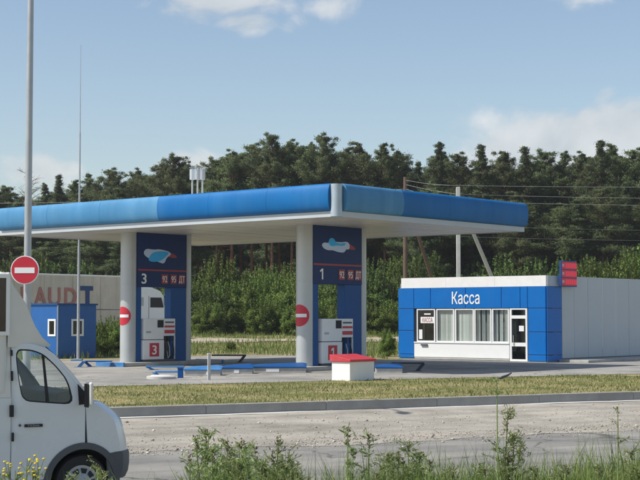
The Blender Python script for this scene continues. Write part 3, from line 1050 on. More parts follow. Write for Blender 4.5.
MB().box(0.62, KD, 0.05, KL - 0.05, 0.0, KH - 0.25).build('wall_core', GREY_CLAD, kas)
MB().box(0.03, 0.61, 0.05, KL - 0.05, zBand0 + 0.012, KH - 0.25).build('wall_core', PLINTH, kas)
MB().box(0.03, 0.61, yA + 0.01, KL - 0.05, 0.0, zBand0 + 0.01).build('wall_core', PLINTH, kas)
MB().box(0.03, 0.61, 0.05, yC - 0.01, 0.0, zBand0 + 0.01).build('wall_core', PLINTH, kas)
MB().box(-0.02, 0.0, 0.0, KL, 0.0, 0.07).build('plinth', PLINTH, kas)

# blue cladding cassettes on the front
g = 0.012


def cassette(y0, y1, z0, z1):
    MB().box(-0.045, 0.028, min(y0, y1) + g, max(y0, y1) - g, z0 + g, z1 - g).build('cladding_panel', BLUE_K, kas, bevel=0.008)


bx_ = [KL] + [kf(p, 298)[0] for p in (414.3, 431.0, 466, 501.8, 520.6, 528)] + [0.0]
for i in range(7):
    cassette(bx_[i + 1], bx_[i], zBand0, zBand1)
zj = [zPl - 0.05, kf(406, 354)[1], kf(406, 330.5)[1], zBand0]
for i in range(3):
    cassette(yA, KL, zj[i], zj[i + 1])
zj = [0.05, kf(537, 355)[1], kf(537, 332)[1], zBand0]
for i in range(3):
    cassette(0.0, yC, zj[i], zj[i + 1])
# white parapet in three lengths
for a, b in ((0.0, 2.6), (2.6, 5.2), (5.2, KL - 0.15)):
    MB().box(-0.01, 0.20, a + 0.004, b - 0.004, zBand1 + 0.004, KH).build('parapet_panel', WHITE, kas)
MB().box(0.21, 1.25, -0.01, 0.2, zBand1 + 0.004, KH - 0.003).build('parapet_panel', GREY_CLAD, kas)  # white parapet round the corner; its shade is put in as grey
# window bay
MB().box(-0.03, 0.05, yB, yA, zPl, zSill).build('sill_panel', WHITE_P, kas, bevel=0.006)
MB().box(-0.01, 0.05, yB, yA, 0.0, zPl - 0.004).build('plinth', CONC_L, kas)
MB().box(-0.06, 0.06, yB, yA, zSill + 0.001, zSill + 0.05).build('window_sill', WHITE_P, kas)
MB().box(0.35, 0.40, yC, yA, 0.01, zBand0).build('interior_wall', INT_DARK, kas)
wpx = [(417.0, 435.2), (436.6, 454.3), (455.2, 474.0), (474.6, 491.6), (492.4, 509.2)]
zw0, zw1 = zSill + 0.052, zBand0 - 0.004
for i, (a, b) in enumerate(wpx):
    y1, y0 = kf(a, 325)[0], kf(b, 325)[0]
    t = 0.055
    fr = MB()
    fr.box(-0.02, 0.06, y0, y0 + t, zw0, zw1).box(-0.02, 0.06, y1 - t, y1, zw0, zw1)
    fr.box(-0.02, 0.06, y0 + t + .001, y1 - t - .001, zw0, zw0 + t).box(-0.02, 0.06, y0 + t + .001, y1 - t - .001, zw1 - t, zw1)
    w_ = fr.build('window', WHITE_P, kas)
    MB().box(0.015, 0.022, y0 + t, y1 - t, zw0 + t, zw1 - t).build('pane', GLASS if i else GLASS_D, w_)
    if i:
        n = 9
        st = (y1 - y0 - 2 * t) / n
        for k in range(n):
            if i >= 3 and k in (3, 6): continue
            yc = y0 + t + (k + 0.5) * st
            a_ = random.uniform(-0.3, 0.3)
            bl = MB().box(-0.003, 0.003, -st * 0.46, st * 0.46, zw0 + 0.03, zw1 - 0.03).build('blind_strip', BLIND, w_, loc=(0.12, yc, 0), rot=(0, 0, (0.35 if i < 3 else 0.8) + a_))
    else:
        ym = (y0 + y1) / 2 - 0.06
        zt = kf(426, 320)[1]
        MB().box(-0.006, 0.012, ym - 0.40, ym + 0.36, zt - 0.14, zt + 0.14).build('window_sign', WHITE_P, w_)
        text_obj('sign_text', 'КАССА', 0.19, RED_D, w_, (-0.010, ym - 0.02, zt - 0.095), (R(90), 0, R(-90)), extrude=0.003, sx=0.62)
        MB().box(-0.006, 0.012, ym - 0.20, ym + 0.16, zt + 0.24, zt + 0.30).build('notice', WHITE_P, w_)
        MB().box(-0.006, 0.012, y1 - 0.30, y1 - 0.12, zw0 + 0.12, zw0 + 0.55).build('notice', WHITE_P, w_)
        MB().box(-0.10, -0.032, ym - 0.05, ym + 0.30, zSill - 0.12, zSill - 0.05).build('pay_tray', DARKP, w_)
# door with transom
dy1, dy0 = kf(510.2, 330)[0], kf(527.6, 330)[0]
zd = kf(519, 316.5)[1]
t = 0.09
fr = MB()
fr.box(-0.03, 0.06, dy0, dy0 + t, 0.03, zBand0 - .004).box(-0.03, 0.06, dy1 - t, dy1, 0.03, zBand0 - .004)
for z0, z1 in ((0.03, 0.03 + t), (zd - t, zd + 0.05), (zBand0 - 0.06, zBand0 - 0.004)):
    fr.box(-0.03, 0.06, dy0 + t + .001, dy1 - t - .001, z0, z1)
dr = fr.build('door', WHITE_P, kas)
zmid = kf(519, 344.5)[1]
MB().box(-0.028, 0.058, dy0 + t + .002, dy1 - t - .002, zmid - 0.08, zmid + 0.08).build('mid_rail', WHITE_P, dr)
for z0, z1 in ((0.03 + t, zmid - 0.081), (zmid + 0.081, zd - t), (zd + 0.051, zBand0 - 0.061)):
    MB().box(0.01, 0.018, dy0 + t, dy1 - t, z0 + .002, z1 - .002).build('pane', GLASS_D, dr)
yn, zn = kf(521.5, 328.5)
MB().box(-0.004, 0.008, yn - 0.12, yn + 0.12, zn - 0.12, zn + 0.12).build('notice', WHITE_P, dr)
yh, zh = kf(514.3, 341)
MB().tube((-0.07, yh, zh - 0.2), (-0.07, yh, zh + 0.25), 0.018, n=8).tube((-0.07, yh, zh - 0.15), (-0.03, yh, zh - 0.15), 0.014, n=6).tube((-0.07, yh, zh + 0.2), (-0.03, yh, zh + 0.2), 0.014, n=6).build('handle', CHROME, dr)
# lettering on the band
yt, zt = kf(465.7, 305.0, -0.05)
text_obj('lettering', 'Касса', 0.52, WHITE_P, kas, (-0.050, yt, zt + 0.05), (R(90), 0, R(-90)), extrude=0.012, sx=0.72, bold=0.006)
# blue return on the right wall, then grey sandwich panels
zj = [0.05, kside(553, 355)[1], kside(553, 332)[1], zBand0, zBand1]
for i in range(4):
    MB().box(0.012 if True else 0, xW - g, -0.045, 0.04, zj[i] + g, zj[i + 1] - g).build('cladding_panel', BLUE_K, kas, bevel=0.008)
sx = [xW + 0.004]
for p in (573.4, 587.2, 601.3, 614.6, 628.0):
    sx.append(kside(p, 320)[0])
step = sx[-1] - sx[-2]
while sx[-1] < KD - 1.0:
    sx.append(sx[-1] + step)
for i in range(len(sx) - 1):
    MB().box(sx[i] + 0.008, sx[i + 1] - 0.008, -0.05, 0.045, 0.16, KH - 0.02 if sx[i] > 1.0 else KH - 0.02).build('wall_panel', GREY_CLAD, kas, bevel=0.006)
for i in (2, 3):
    MB().box(sx[i + 1] - 0.018, sx[i + 1] + 0.018, -0.058, -0.0505, 0.5, KH - 0.03).build('seam_strip', SEAM, kas)
MB().box(0.02, KD, -0.03, 0.045, 0.0, 0.155).build('plinth', PLINTH, kas)
MB().box(0.2, KD, 0.21, KL - 0.06, KH - 0.249, KH - 0.16).build('roof', PLINTH, kas)
yv, zv = kf(470.5, 276)
MB().tube((0.6, yv, KH - 0.2), (0.6, yv, KH + 0.12), 0.05, n=10).build('roof_vent', DARKP, kas)

# LED price board fixed to the right wall
xp0, zp1 = kside(561, 260.5, -0.25); xp1, zp0 = kside(577, 287, -0.25)
pb = empty('price_board', KF.w(xp0, -0.25, zp0), 50.0, 'small red LED fuel price board on the building corner', 'price board')
W_, H_ = xp1 - xp0, zp1 - zp0
MB().box(0, W_, 0.0, 0.09, 0.0, H_).build('case', NAVY_L, pb, bevel=0.01)
rowh = (H_ - 0.06) / 3
for k in range(3):
    z0 = 0.03 + k * rowh
    MB().box(0.03, W_ - 0.03, -0.012, -0.001, z0 + 0.02, z0 + rowh - 0.02).build('display_row', mat('led_back', (0.28, 0.008, 0.02), 0.4, emit=(1, 0.02, 0.06), emit_s=0.10), pb)
    MB().box(0.07, 0.25, -0.016, -0.013, z0 + rowh * 0.35, z0 + rowh * 0.7).build('grade_mark', mat('grade_mark', (0.55, 0.4, 0.45), 0.5), pb)
    x = 0.34
    while x < W_ - 0.16:
        MB().box(x, x + 0.13, -0.016, -0.013, z0 + 0.07, z0 + rowh - 0.07).build('led_digit', LED, pb)
        x += 0.165
MB().box(W_ * 0.3, W_ * 0.5, 0.091, 0.205, 0.1, H_ * 0.4).build('bracket', GALV, pb)

# raised pavement along the side wall
xs0 = KF.hit(555, 370, 2, 0.0)
tag(MB().box(0.9, KD + 3, -1.5, -0.06, -0.012, 0.115).build('pavement', CONC, None, loc=KF.o, rot=(0, 0, R(50)), bevel=0.02), 'narrow raised concrete pavement along the grey side wall', 'pavement', kind='structure')

# ================================================================== SMALL FORECOURT THINGS
# sand box with red lid
bp = ground_hit(350, 381.2)
sb = empty('sand_box', bp, 50.0, 'white sand box with a red lid at the edge of the verge', 'sand box')
SFr = Frame(*bp, 50.0)
lw = SFr.hit(374.2, 372, 1, 0).x; ll = SFr.hit(331.8, 372, 0, 0).y
hb = SFr.hit(350, 362.0, 0, 0).z
MB().box(0, lw, 0, ll, -0.02, hb).build('box', WHITE, sb, bevel=0.01)
lid = MB()
e = 0.05
rz = hb + 0.22
lid.add([(-e, -e, hb + .002), (lw + e, -e, hb + .002), (lw + e, ll + e, hb + .002), (-e, ll + e, hb + .002),
         (-e, -e, hb + .07), (lw + e, -e, hb + .07), (lw + e, ll + e, rz), (-e, ll + e, rz)],
        [(0, 3, 2, 1), (4, 5, 6, 7), (0, 1, 5, 4), (1, 2, 6, 5), (2, 3, 7, 6), (3, 0, 4, 7)])
lid.build('lid', LID_RED, sb, bevel=0.01)

# thin white stake
sp = ground_hit(209, 380.5)
stk = empty('marker_stake', sp, 20, 'thin white stake standing in the dry grass', 'stake')
MB().box(-0.045, 0.045, -0.03, 0.03, -0.05, 0.80).build('post', CONC_L, stk, bevel=0.008)
MB().box(-0.05, 0.05, -0.035, 0.035, 0.801, 0.84).build('cap', WHITE, stk)


# low blue guard planks with a raking leg, and blue topped kerb blocks
def guard(x0, x1, ytop, ybase, m, legside, label, thick=0.05, rot=0.0, group='low guard planks on the forecourt', xb_=None):
    b = ground_hit((x0 + x1) / 2, ybase, ZS + 0.012)
    Y = b.y
    k = Y / F_PX
    w = (x1 - x0) * k
    h = max(0.12, (ybase - ytop) * k)
    t = empty('guard_plank', b, rot, label, 'guard rail', group)
    MB().box(-w / 2, w / 2, -0.14, 0.14, h - thick, h).build('plank', m, t, bevel=0.01)
    s = legside
    lx = s * w * 0.34
    leg = MB()
    z1 = h - thick - 0.001
    leg.prism_y([(lx - 0.06 * s - 0.07, 0), (lx - 0.06 * s + 0.07, 0), (lx + 0.16 * s + 0.07, z1), (lx + 0.16 * s - 0.07, z1)] if True else [], -0.06, 0.06)
    leg.build('leg', m, t)
    MB().box(lx - 0.06 * s - 0.16, lx - 0.06 * s + 0.16, -0.12, 0.12, -0.004, 0.012).build('foot_plate', m, t)
    return t


guard(212, 246, 354.6, 362.5, GUARD_D, 1, 'dark low plank on a raking leg beyond pump 3', 0.06)
guard(391.5, 424, 362.3, 371.0, GUARD_D, 1, 'dark low plank on a raking leg in front of the cashier building', 0.06)
guard(146, 184.5, 365.8, 370.0, GUARD, -1, 'long light blue low plank at the foot of pump 3')
guard(155.5, 178.5, 371.0, 377.6, GUARD, -1, 'light blue low plank above the white manhole disc')
guard(71, 82, 359.6, 367.2, GUARD, 1, 'short light blue low plank below the mast')
guard(85, 112, 360.6, 366.8, NAVY_L, -1, 'dark blue low plank beside the blue kiosk')
pp = ground_hit(180.5, 378, ZS + 0.012)
po = empty('guard_post', pp, 0, 'squat dark blue post between the low planks', 'post')
MB().box(-0.085, 0.085, -0.085, 0.085, -0.01, 0.30).build('shaft', NAVY_L, po, bevel=0.01)
MB().box(-0.10, 0.10, -0.10, 0.10, 0.301, 0.335).build('cap', NAVY_L, po)


def kerb_block(x0, x1, ybase, white, label, topm=NAVY_L):
    a = ground_hit(x0, ybase, ZS + 0.012); b = ground_hit(x1, ybase, ZS + 0.012)
    L_ = (b - a).length
    t = empty('kerb_block', a, math.degrees(math.atan2(b.y - a.y, b.x - a.x)), label, 'kerb block', 'blue topped kerb blocks on the forecourt')
    MB().box(0, L_, 0, 0.8, -0.01, 0.17).build('block', CONC, t, bevel=0.015)
    top = MB()
    top.add([(-0.02, -0.03, 0.172), (L_ + 0.02, -0.03, 0.172), (L_ + 0.02, 0.82, 0.30), (-0.02, 0.82, 0.24), (-0.02, -0.03, 0.215), (L_ + 0.02, -0.03, 0.20), (L_ - 0.15, 0.82, 0.33), (0.2, 0.82, 0.28)],
            [(0, 3, 2, 1), (4, 5, 6, 7), (0, 1, 5, 4), (1, 2, 6, 5), (2, 3, 7, 6), (3, 0, 4, 7)])
    top.build('blue_cover', topm, t)
    k = a.y / F_PX
    for w0, w1 in white:
        MB().box((w0 - x0) * k, (w1 - x0) * k, -0.014, -0.001, 0.02, 0.14).build('white_mark', WHITE, t)


kerb_block(253, 306, 372.6, [(266, 279)], 'blue topped concrete kerb block with one wide white mark beside pump 1')
kerb_block(221, 252.5, 373.8, [(234, 239)], 'blue topped concrete kerb block with one narrow white mark')
kerb_block(184, 220.5, 375.6, [(206, 210)], 'light blue topped concrete kerb block behind the white stake', GUARD)
kerb_block(376, 402.5, 373.2, [], 'blue topped concrete kerb block beside the sand box')
mp_ = ground_hit(161, 378.6, ZS + 0.012)
mh = empty('manhole_cover', mp_, 0, 'round pale concrete manhole disc on the forecourt edge', 'manhole')
MB().lathe([(0.46, -0.01), (0.46, 0.07), (0.42, 0.09), (0.34, 0.09)], 28).build('ring', CONC_L, mh, smooth_=True)
MB().lathe([(0.33, 0.05), (0.33, 0.10), (0.30, 0.11)], 28).build('lid', WHITE, mh, smooth_=True)
# dark bent scrap on the verge
dp = ground_hit(504, 380.5)
sc = tag(MB().path([(-0.22, 0, 0.02), (-0.05, 0.02, 0.10), (0.12, 0.05, 0.16), (0.24, 0.02, 0.24)], [0.03, 0.04, 0.035, 0.02], 7).build('scrap_wood', GUARD_D, None, loc=dp), 'small dark broken branch lying on the dry verge', 'debris')

# ================================================================== BLUE KIOSK
kc = at_depth(57.3, 330, 69.0)
kz = ground_z(kc.x, kc.y)
QF = Frame(kc.x, kc.y, kz, 50.0)
kio = empty('guard_kiosk', QF.o, 50.0, 'small blue guard kiosk with white framed windows beside the lorry', 'kiosk')
qw = QF.hit(96, 330, 1, 0).x
qh = QF.hit(57.3, 305, 0, 0).z
ql = 2.5


def face_with_hole(name, along, L0, h, hole, m):
    a0, a1, z0, z1 = hole
    b = MB()
    def bx(p0, p1, q0, q1):
        if along == 'x': b.box(p0, p1, 0.0, 0.06, q0, q1)
        else: b.box(0.0, 0.06, p0, p1, q0, q1)
    s = 0.0 if along == 'x' else 0.061
    bx(s, a0, 0, h); bx(a1, L0, 0, h); bx(a0, a1, 0, z0); bx(a0, a1, z1, h)
    b.build(name, m, kio)


hx0, hz1 = (lambda p: (p.x, p.z))(QF.hit(71.3, 319, 1, 0)); hx1, hz0 = (lambda p: (p.x, p.z))(QF.hit(83.3, 336, 1, 0))
face_with_hole('wall', 'x', qw, qh, (hx0, hx1, hz0, hz1), KIOSK)
gy1 = QF.hit(48.2, 327, 0, 0).y; gy0 = QF.hit(56.6, 327, 0, 0).y
face_with_hole('wall', 'y', ql, qh, (max(0.1, gy0), gy1, hz0, hz1), KIOSK)
MB().box(0.061, qw, ql - 0.06, ql, 0, qh).build('wall', KIOSK, kio)
MB().box(qw - 0.06, qw, 0.061, ql - 0.061, 0, qh).build('wall', KIOSK, kio)
MB().box(-0.06, qw + 0.06, -0.06, ql + 0.06, qh + .002, qh + 0.08).build('roof', NAVY_L, kio)
MB().box(-0.02, 0.03, -0.035, -0.002, 0, qh).build('corner_trim', GALV, kio)
for nm, al in (('window', 'x'), ('window', 'y')):
    a0, a1 = (hx0, hx1) if al == 'x' else (max(0.1, gy0), gy1)
    fr = MB()
    t = 0.09
    def bx(p0, p1, q0, q1, d0=-0.03, d1=0.05):
        if al == 'x': fr.box(p0, p1, d0, d1, q0, q1)
        else: fr.box(d0, d1, p0, p1, q0, q1)
    bx(a0 + .002, a0 + t, hz0 + .002, hz1 - .002); bx(a1 - t, a1 - .002, hz0 + .002, hz1 - .002)
    bx(a0 + t + .001, a1 - t - .001, hz0 + .002, hz0 + t); bx(a0 + t + .001, a1 - t - .001, hz1 - t, hz1 - .002)
    w_ = fr.build(nm, WHITE_P, kio)
    pn = MB()
    if al == 'x': pn.box(a0 + t, a1 - t, 0.01, 0.016, hz0 + t, hz1 - t)
    else: pn.box(0.01, 0.016, a0 + t, a1 - t, hz0 + t, hz1 - t)
    pn.build('pane', GLASS_D, w_)

# ================================================================== POLES
# lightning mast
mpos = at_depth(78.3, 330, 67.0)
mz = ground_z(mpos.x, mpos.y)
mt = empty('lightning_mast', (mpos.x, mpos.y, mz), 0, 'very thin tall grey lightning mast in front of the kiosk', 'mast')
zt = at_depth(78.3, 45, 67.0).z - mz
MB().tube((0, 0, 0), (0, 0, zt * 0.36), 0.07, 0.06, 10).build('lower_tube', GALV, mt, smooth_=True)
MB().tube((0, 0, zt * 0.36), (0, 0, zt * 0.72), 0.045, 0.038, 10).build('middle_tube', GALV, mt, smooth_=True)
MB().tube((0, 0, zt * 0.72), (0, 0, zt), 0.026, 0.010, 8).build('tip_rod', GALV, mt, smooth_=True)
MB().box(-0.2, 0.2, -0.2, 0.2, -0.02, 0.06).build('base_plate', CONC, mt)

# street lamp with no-entry sign
lp = at_depth(27.2, 300, 32.3)
lz = ground_z(lp.x, lp.y)
la = empty('street_lamp', (lp.x, lp.y, lz), 0, 'tall pale grey lamp post behind the white van', 'street lamp')
MB().path([(0, 0, -0.05), (0, 0, 3.2), (0.01, 0, 9.4)], [0.088, 0.082, 0.066], 16).build('pole', GALV, la, smooth_=True)
MB().lathe([(0.085, 9.05), (0.085, 9.22), (0.075, 9.24)], 14, (0.01, 0, 0)).build('collar', GALV, la, smooth_=True)
MB().path([(0.01, 0, 9.4), (0.02, -0.1, 9.9), (0.05, -0.5, 10.3), (0.08, -1.3, 10.5)], [0.055, 0.05, 0.045, 0.04], 10).build('arm', GALV, la, smooth_=True)
hd = MB().lathe([(0.02, -0.35), (0.11, -0.25), (0.15, 0.1), (0.10, 0.3), (0.03, 0.36)], 14, (0.08, -1.55, 10.5), axis='Y').build('lamp_head', GALV, la, smooth_=True)
MB().tube((0, 0, 3.62 + 0.32), (-0.12, -0.05, 4.02), 0.012, n=6).build('strap', GALV, la)
sg = at_depth(24.9, 270, 32.1)
sr = 14.4 * 32.1 / F_PX
si = empty('no_entry_sign', (sg.x, sg.y, sg.z - sr), -3.0, 'round red no entry sign on the lamp post', 'traffic sign')
MB().lathe([(sr, -0.012), (sr, 0.012)], 40, (0, 0, sr), axis='Y').build('white_rim', WHITE_P, si)
MB().lathe([(sr * 0.93, -0.006), (sr * 0.93, 0.0)], 40, (0, -0.014, sr), axis='Y').build('red_disc', RED, si)
MB().box(-sr * 0.70, sr * 0.70, -0.026, -0.021, sr * 0.78, sr * 1.17).build('white_bar', WHITE_P, si)
MB().box(-0.01, 0.11, 0.013, 0.12, sr * 0.6, sr * 0.7).build('clamp', GALV, si)
MB().box(-0.01, 0.11, 0.013, 0.12, sr * 1.3, sr * 1.4).build('clamp', GALV, si)

# utility poles
UY1, UY2 = 82.0, 90.0
pw = at_depth(458.6, 300, UY1); gz = ground_z(pw.x, pw.y)
u1 = empty('utility_pole', (pw.x, pw.y, gz), 0, 'pale concrete utility pole with a raking brace behind the cashier building', 'utility pole')
h = at_depth(458.6, 187, UY1).z - gz
MB().box(-0.11, 0.11, -0.11, 0.11, -0.1, h).build('post', CONC_POLE, u1, bevel=0.02)
bt = at_depth(476.5, 231, UY1 + 1.5) ; bb = at_depth(508, 313, UY1 + 4.0)
MB().tube((0, 0.05, h * 0.82), (0.02, 0.1, h * 0.80), 0.05, n=6).build('brace_bolt', GALV, u1)
d_ = (bb - bt)
tt = (ground_z(bb.x, bb.y) - bt.z) / d_.z
lo = bt + d_ * tt
hi = at_depth(461.5, 205, UY1)
MB().tube(hi - u1.location, lo - u1.location, 0.10, 0.13, 8).build('brace', CONC_POLE, u1)
for k in (0.35, 0.85, 1.25):
    MB().tube((0.111, 0, h - k), (0.20, 0, h - k), 0.02, n=6).build('insulator_pin', GALV, u1)
pb_ = at_depth(405.3, 300, UY2); gz2 = ground_z(pb_.x, pb_.y)
u2 = empty('utility_pole', (pb_.x, pb_.y, gz2), 0, 'brown wooden utility pole with a raking brace by the bushes', 'utility pole')
h2 = at_depth(405.3, 177, UY2).z - gz2
MB().tube((0, 0, -0.1), (0.02, 0, h2), 0.16, 0.115, 12).build('post', WOOD_POLE, u2, smooth_=True)
hi = at_depth(407, 200, UY2); lo_ = at_depth(431, 276, UY2 + 2)
d_ = lo_ - hi
lo = hi + d_ * ((ground_z(lo_.x, lo_.y) - hi.z) / d_.z)
MB().tube(hi - u2.location, lo - u2.location, 0.10, 0.14, 10).build('brace', WOOD_POLE, u2, smooth_=True)
for k in (0.25, 0.5, 0.75):
    MB().tube((0.10, 0, h2 - k), (0.22, 0, h2 - k), 0.02, n=6).build('insulator_pin', GALV, u2)


def wire(a, b, sag, label, r=0.009):
    a, b = Vector(a), Vector(b)
    m = MB()
    pts = []
    for i in range(17):
        t = i / 16
        p = a.lerp(b, t); p.z -= sag * 4 * t * (1 - t)
        pts.append(p - a)
    m.path(pts, [r] * 17, 5)
    tag(m.build('overhead_wire', WIRE, None, loc=a), label, 'wire', 'overhead wires')


wl = 'thin overhead wire running past the pines from the utility poles'
FARX = 700
for k, (ya, yb2) in enumerate(((186, 186.6), (196.5, 198.2), (203.5, 205.2))):
    p0 = u1.location + Vector(((-0.5, 0.0, 0.5)[k], -0.165, h - 0.22)) if k < 3 else None
    p1 = at_depth(FARX, (186.8, 198.6, 205.8)[k], UY1 + 2)
    p0 = Vector((p0.x, p0.y, at_depth(458.6, (185.5, 194.5, 201.5)[k], UY1).z)) if k == 0 else at_depth(458.8, (185.5, 194.2, 201.2)[k], UY1)
    wire(p0, p1, 0.05, ('topmost', 'second highest', 'third highest')[k] + ' thin overhead wire running from the concrete utility pole past the pines')
    q0 = at_depth(405.5, (180, 184.5, 189.0)[k], UY2)
    wire(q0, p0, 0.06, 'short overhead wire slung between the wooden and the concrete utility pole')
    if k == 2: wire(at_depth(-80, 203.0, UY2 + 28), q0, 0.3, 'faint overhead wire running behind the canopy towards the lamp post', 0.010)
for ya, yb2 in ((226.5, 231), (237.5, 241)):
    wire(at_depth(458.6, ya - 1, UY1 + 0.2), at_depth(FARX, yb2, UY1 + 14), 0.05, 'thin lower overhead wire crossing the dark pine trunks', 0.006)


# ================================================================== LORRY
tp = at_depth(140, 330, 93.0)
TZ = ground_z(tp.x, tp.y)
TF = Frame(tp.x, tp.y, TZ, 52.0)
lor = empty('articulated_lorry', TF.o, 52.0, 'white cab lorry with a long beige tarpaulin trailer', 'lorry')
xt1 = TF.hit(127, 300, 1, 0).x
xt0 = xt1 - 13.6
ztop = TF.hit(110, 277.0, 1, 0).z
zbot = 1.18
# trailer tarp: slightly bellied panels between the posts
nbay = 6
bw_ = (xt1 - xt0) / nbay
for i in range(nbay):
    a = xt0 + i * bw_
    vs, fs = [], []
    nx, nz = 9, 7
    for j in range(nz):
        for k in range(nx):
            u_, v_ = k / (nx - 1), j / (nz - 1)
            yy = -0.05 * math.sin(math.pi * u_) * math.sin(math.pi * v_)
            vs.append((a + 0.01 + (bw_ - 0.02) * u_, yy, zbot + (ztop - zbot) * v_))
    fs = [(j * nx + k, j * nx + k + 1, (j + 1) * nx + k + 1, (j + 1) * nx + k) for j in range(nz - 1) for k in range(nx - 1)]
    o = MB().add(vs, fs).build('tarpaulin_panel', TARP, lor)
    for p in o.data.polygons: p.use_smooth = True
MB().box(xt0, xt1, 0.06, 2.48, zbot, ztop - 0.02).build('trailer_body', TARP, lor)
MB().box(xt0, xt1, -0.02, 2.5, ztop - 0.015, ztop + 0.09).build('roof_tarp', WHITE, lor, bevel=0.04)
MB().box(xt0, xt1, 0.02, 2.46, zbot - 0.16, zbot - 0.002).build('side_rail', GALV, lor)
MB().box(xt0 + 0.3, xt1 + 0.3, 0.6, 1.9, zbot - 0.42, zbot - 0.165).build('chassis', DARK, lor)
MB().tube((xt1 - 6, -0.03, 2.02), (xt1, -0.03, 1.98), 0.02, n=5).build('lashing_rope', DARKP, lor)
# lettering printed on the tarp
zb_ = TF.hit(60, 305.2, 1, -0.06).z; zt_ = TF.hit(60, 287.6, 1, -0.06).z
for ch, a, b in (('R', 21, 33), ('A', 34, 47), ('U', 48.5, 60.5), ('D', 64.5, 77)):
    xa, xb2 = TF.hit(a, 296, 1, -0.06).x, TF.hit(b, 296, 1, -0.06).x
    o = text_obj('letter', ch, zt_ - zb_, TARP_RED, lor, (0, 0, 0), (R(90), 0, 0), extrude=0.008, align='LEFT', bold=0.03)
    xs_ = [v.co.x for v in o.data.vertices]; w0 = max(xs_) - min(xs_); m0 = min(xs_)
    for v in o.data.vertices: v.co.x = (v.co.x - m0) * (xb2 - xa) / w0
    o.location = (xa, -0.062, zb_)
xa, xb2 = TF.hit(79, 290, 1, -0.06).x, TF.hit(93, 290, 1, -0.06).x
xm = (TF.hit(85.3, 300, 1, -0.06).x, TF.hit(89.6, 300, 1, -0.06).x)
z2, z1, z0 = TF.hit(86, 286.0, 1, -.06).z, TF.hit(86, 290.5, 1, -.06).z, TF.hit(86, 305.2, 1, -.06).z
MB().add([(xa, -0.07, z1), (xm[0], -0.07, z1), (xm[0], -0.07, z0), (xm[1], -0.07, z0), (xm[1], -0.07, z1), (xb2, -0.07, z1), (xb2, -0.07, z2), (xa, -0.07, z2)], [(0, 1, 2, 3, 4, 5, 6, 7)]).build('letter', TARP_BLUE, lor)


def truck_wheel(x, y, r=0.52, w=0.30):
    t_ = MB().lathe([(r * 0.55, 0), (r * 0.93, 0.0), (r, 0.05), (r, w - 0.05), (r * 0.93, w), (r * 0.55, w)], 24, (x, y, r), axis='Y').build('wheel', DARK, lor, smooth_=True)
    MB().lathe([(r * 0.54, 0.05), (r * 0.50, 0.02), (r * 0.32, 0.09), (r * 0.2, 0.02), (0.03, 0.01)], 20, (x, y, r), axis='Y').build('rim', GALV, t_, smooth_=True)


for dx in (2.2, 3.5, 4.8):
    truck_wheel(xt0 + dx, 0.03); truck_wheel(xt0 + dx, 2.15)
MB().box(xt1 - 2.9, xt1 - 2.7, 0.2, 0.45, 0.12, zbot - 0.2).build('landing_leg', DARKP, lor)
xc0 = TF.hit(139.5, 300, 1, 0.02).x
xc1 = TF.hit(168.5, 300, 1, 0.02).x
zc_ = TF.hit(150, 287.3, 1, 0.02).z
truck_wheel(xc0 - 0.9, 0.03); truck_wheel(xc0 - 0.9, 2.1); truck_wheel(xc1 - 1.25, 0.03); truck_wheel(xc1 - 1.25, 2.1)
MB().box(xt1 - 2.4, xc1 - 0.3, 0.75, 1.7, 0.62, 0.95).build('tractor_frame', DARK, lor)
Lc = xc1 - xc0
prof = [(xc0, 1.0), (xc0, zc_ - 0.08), (xc0 + 0.12, zc_), (xc0 + Lc * 0.45, zc_ - 0.02), (xc0 + Lc * 0.72, zc_ - 0.22), (xc0 + Lc * 0.84, zc_ - 0.55), (xc1 - 0.12, zc_ - 1.35), (xc1, 1.55), (xc1, 0.62), (xc1 - 0.55, 0.55), (xc1 - 0.68, 1.12), (xc1 - 1.8, 1.15)]
MB().prism_y(prof, 0.02, 2.46).build('cab', WHITE_P, lor, bevel=0.05)
wz1, wz0 = TF.hit(155, 297.5, 1, 0).z, TF.hit(155, 307.5, 1, 0).z
wx0, wx1 = TF.hit(150.5, 300, 1, 0).x, TF.hit(161.5, 300, 1, 0).x
MB().prism_y([(wx0, wz0), (wx1 + 0.22, wz0), (wx1, wz1), (wx0, wz1)], 0.008, 0.019).build('side_window', DARK, lor)
MB().prism_y([(wx0 - 0.95, wz0 + 0.1), (wx0 - 0.6, wz0 + 0.1), (wx0 - 0.6, wz1), (wx0 - 0.95, wz1)], 0.010, 0.019).build('vent_grille', GALV, lor)
MB().prism_y([(wx0 - 0.15, 1.3), (wx0 - 0.11, 1.3), (wx0 - 0.11, wz1 + 0.1), (wx0 - 0.15, wz1 + 0.1)], 0.012, 0.019).build('door_seam', DARKP, lor)
MB().box(wx1 + 0.26, wx1 + 0.36, -0.28, 0.0, wz0 + 0.1, wz1 - 0.05).build('mirror', DARKP, lor, bevel=0.02)
MB().box(xc0 - 1.9, xc0 - 0.1, 0.12, 0.55, 0.45, 0.95).build('fuel_tank', GALV, lor, bevel=0.08)

# ================================================================== VAN
VG = at_depth(82.0, 330, 17.6)
VF = Frame(VG.x, VG.y, 0.0, 27.9)
van = empty('delivery_van', VF.o, 27.9, 'white delivery van with roof fairing driving along the road', 'van')


def vp(px, py):
    p = VF.hit(px, py, 1, 0.0)
    return (p.x, p.z)


def vdef(x, y, z):
    t = (y - 1.0)
    k = 0.085 * max(0.0, z - 1.22) ** 1.25 + 0.05 * max(0.0, 0.85 - z)
    k += 0.24 * max(0.0, (x + 0.02)) ** 2
    return (x, 1.0 + t * (1 - k), z)


def vpoly(pts):
    return [vp(*p) for p in pts]


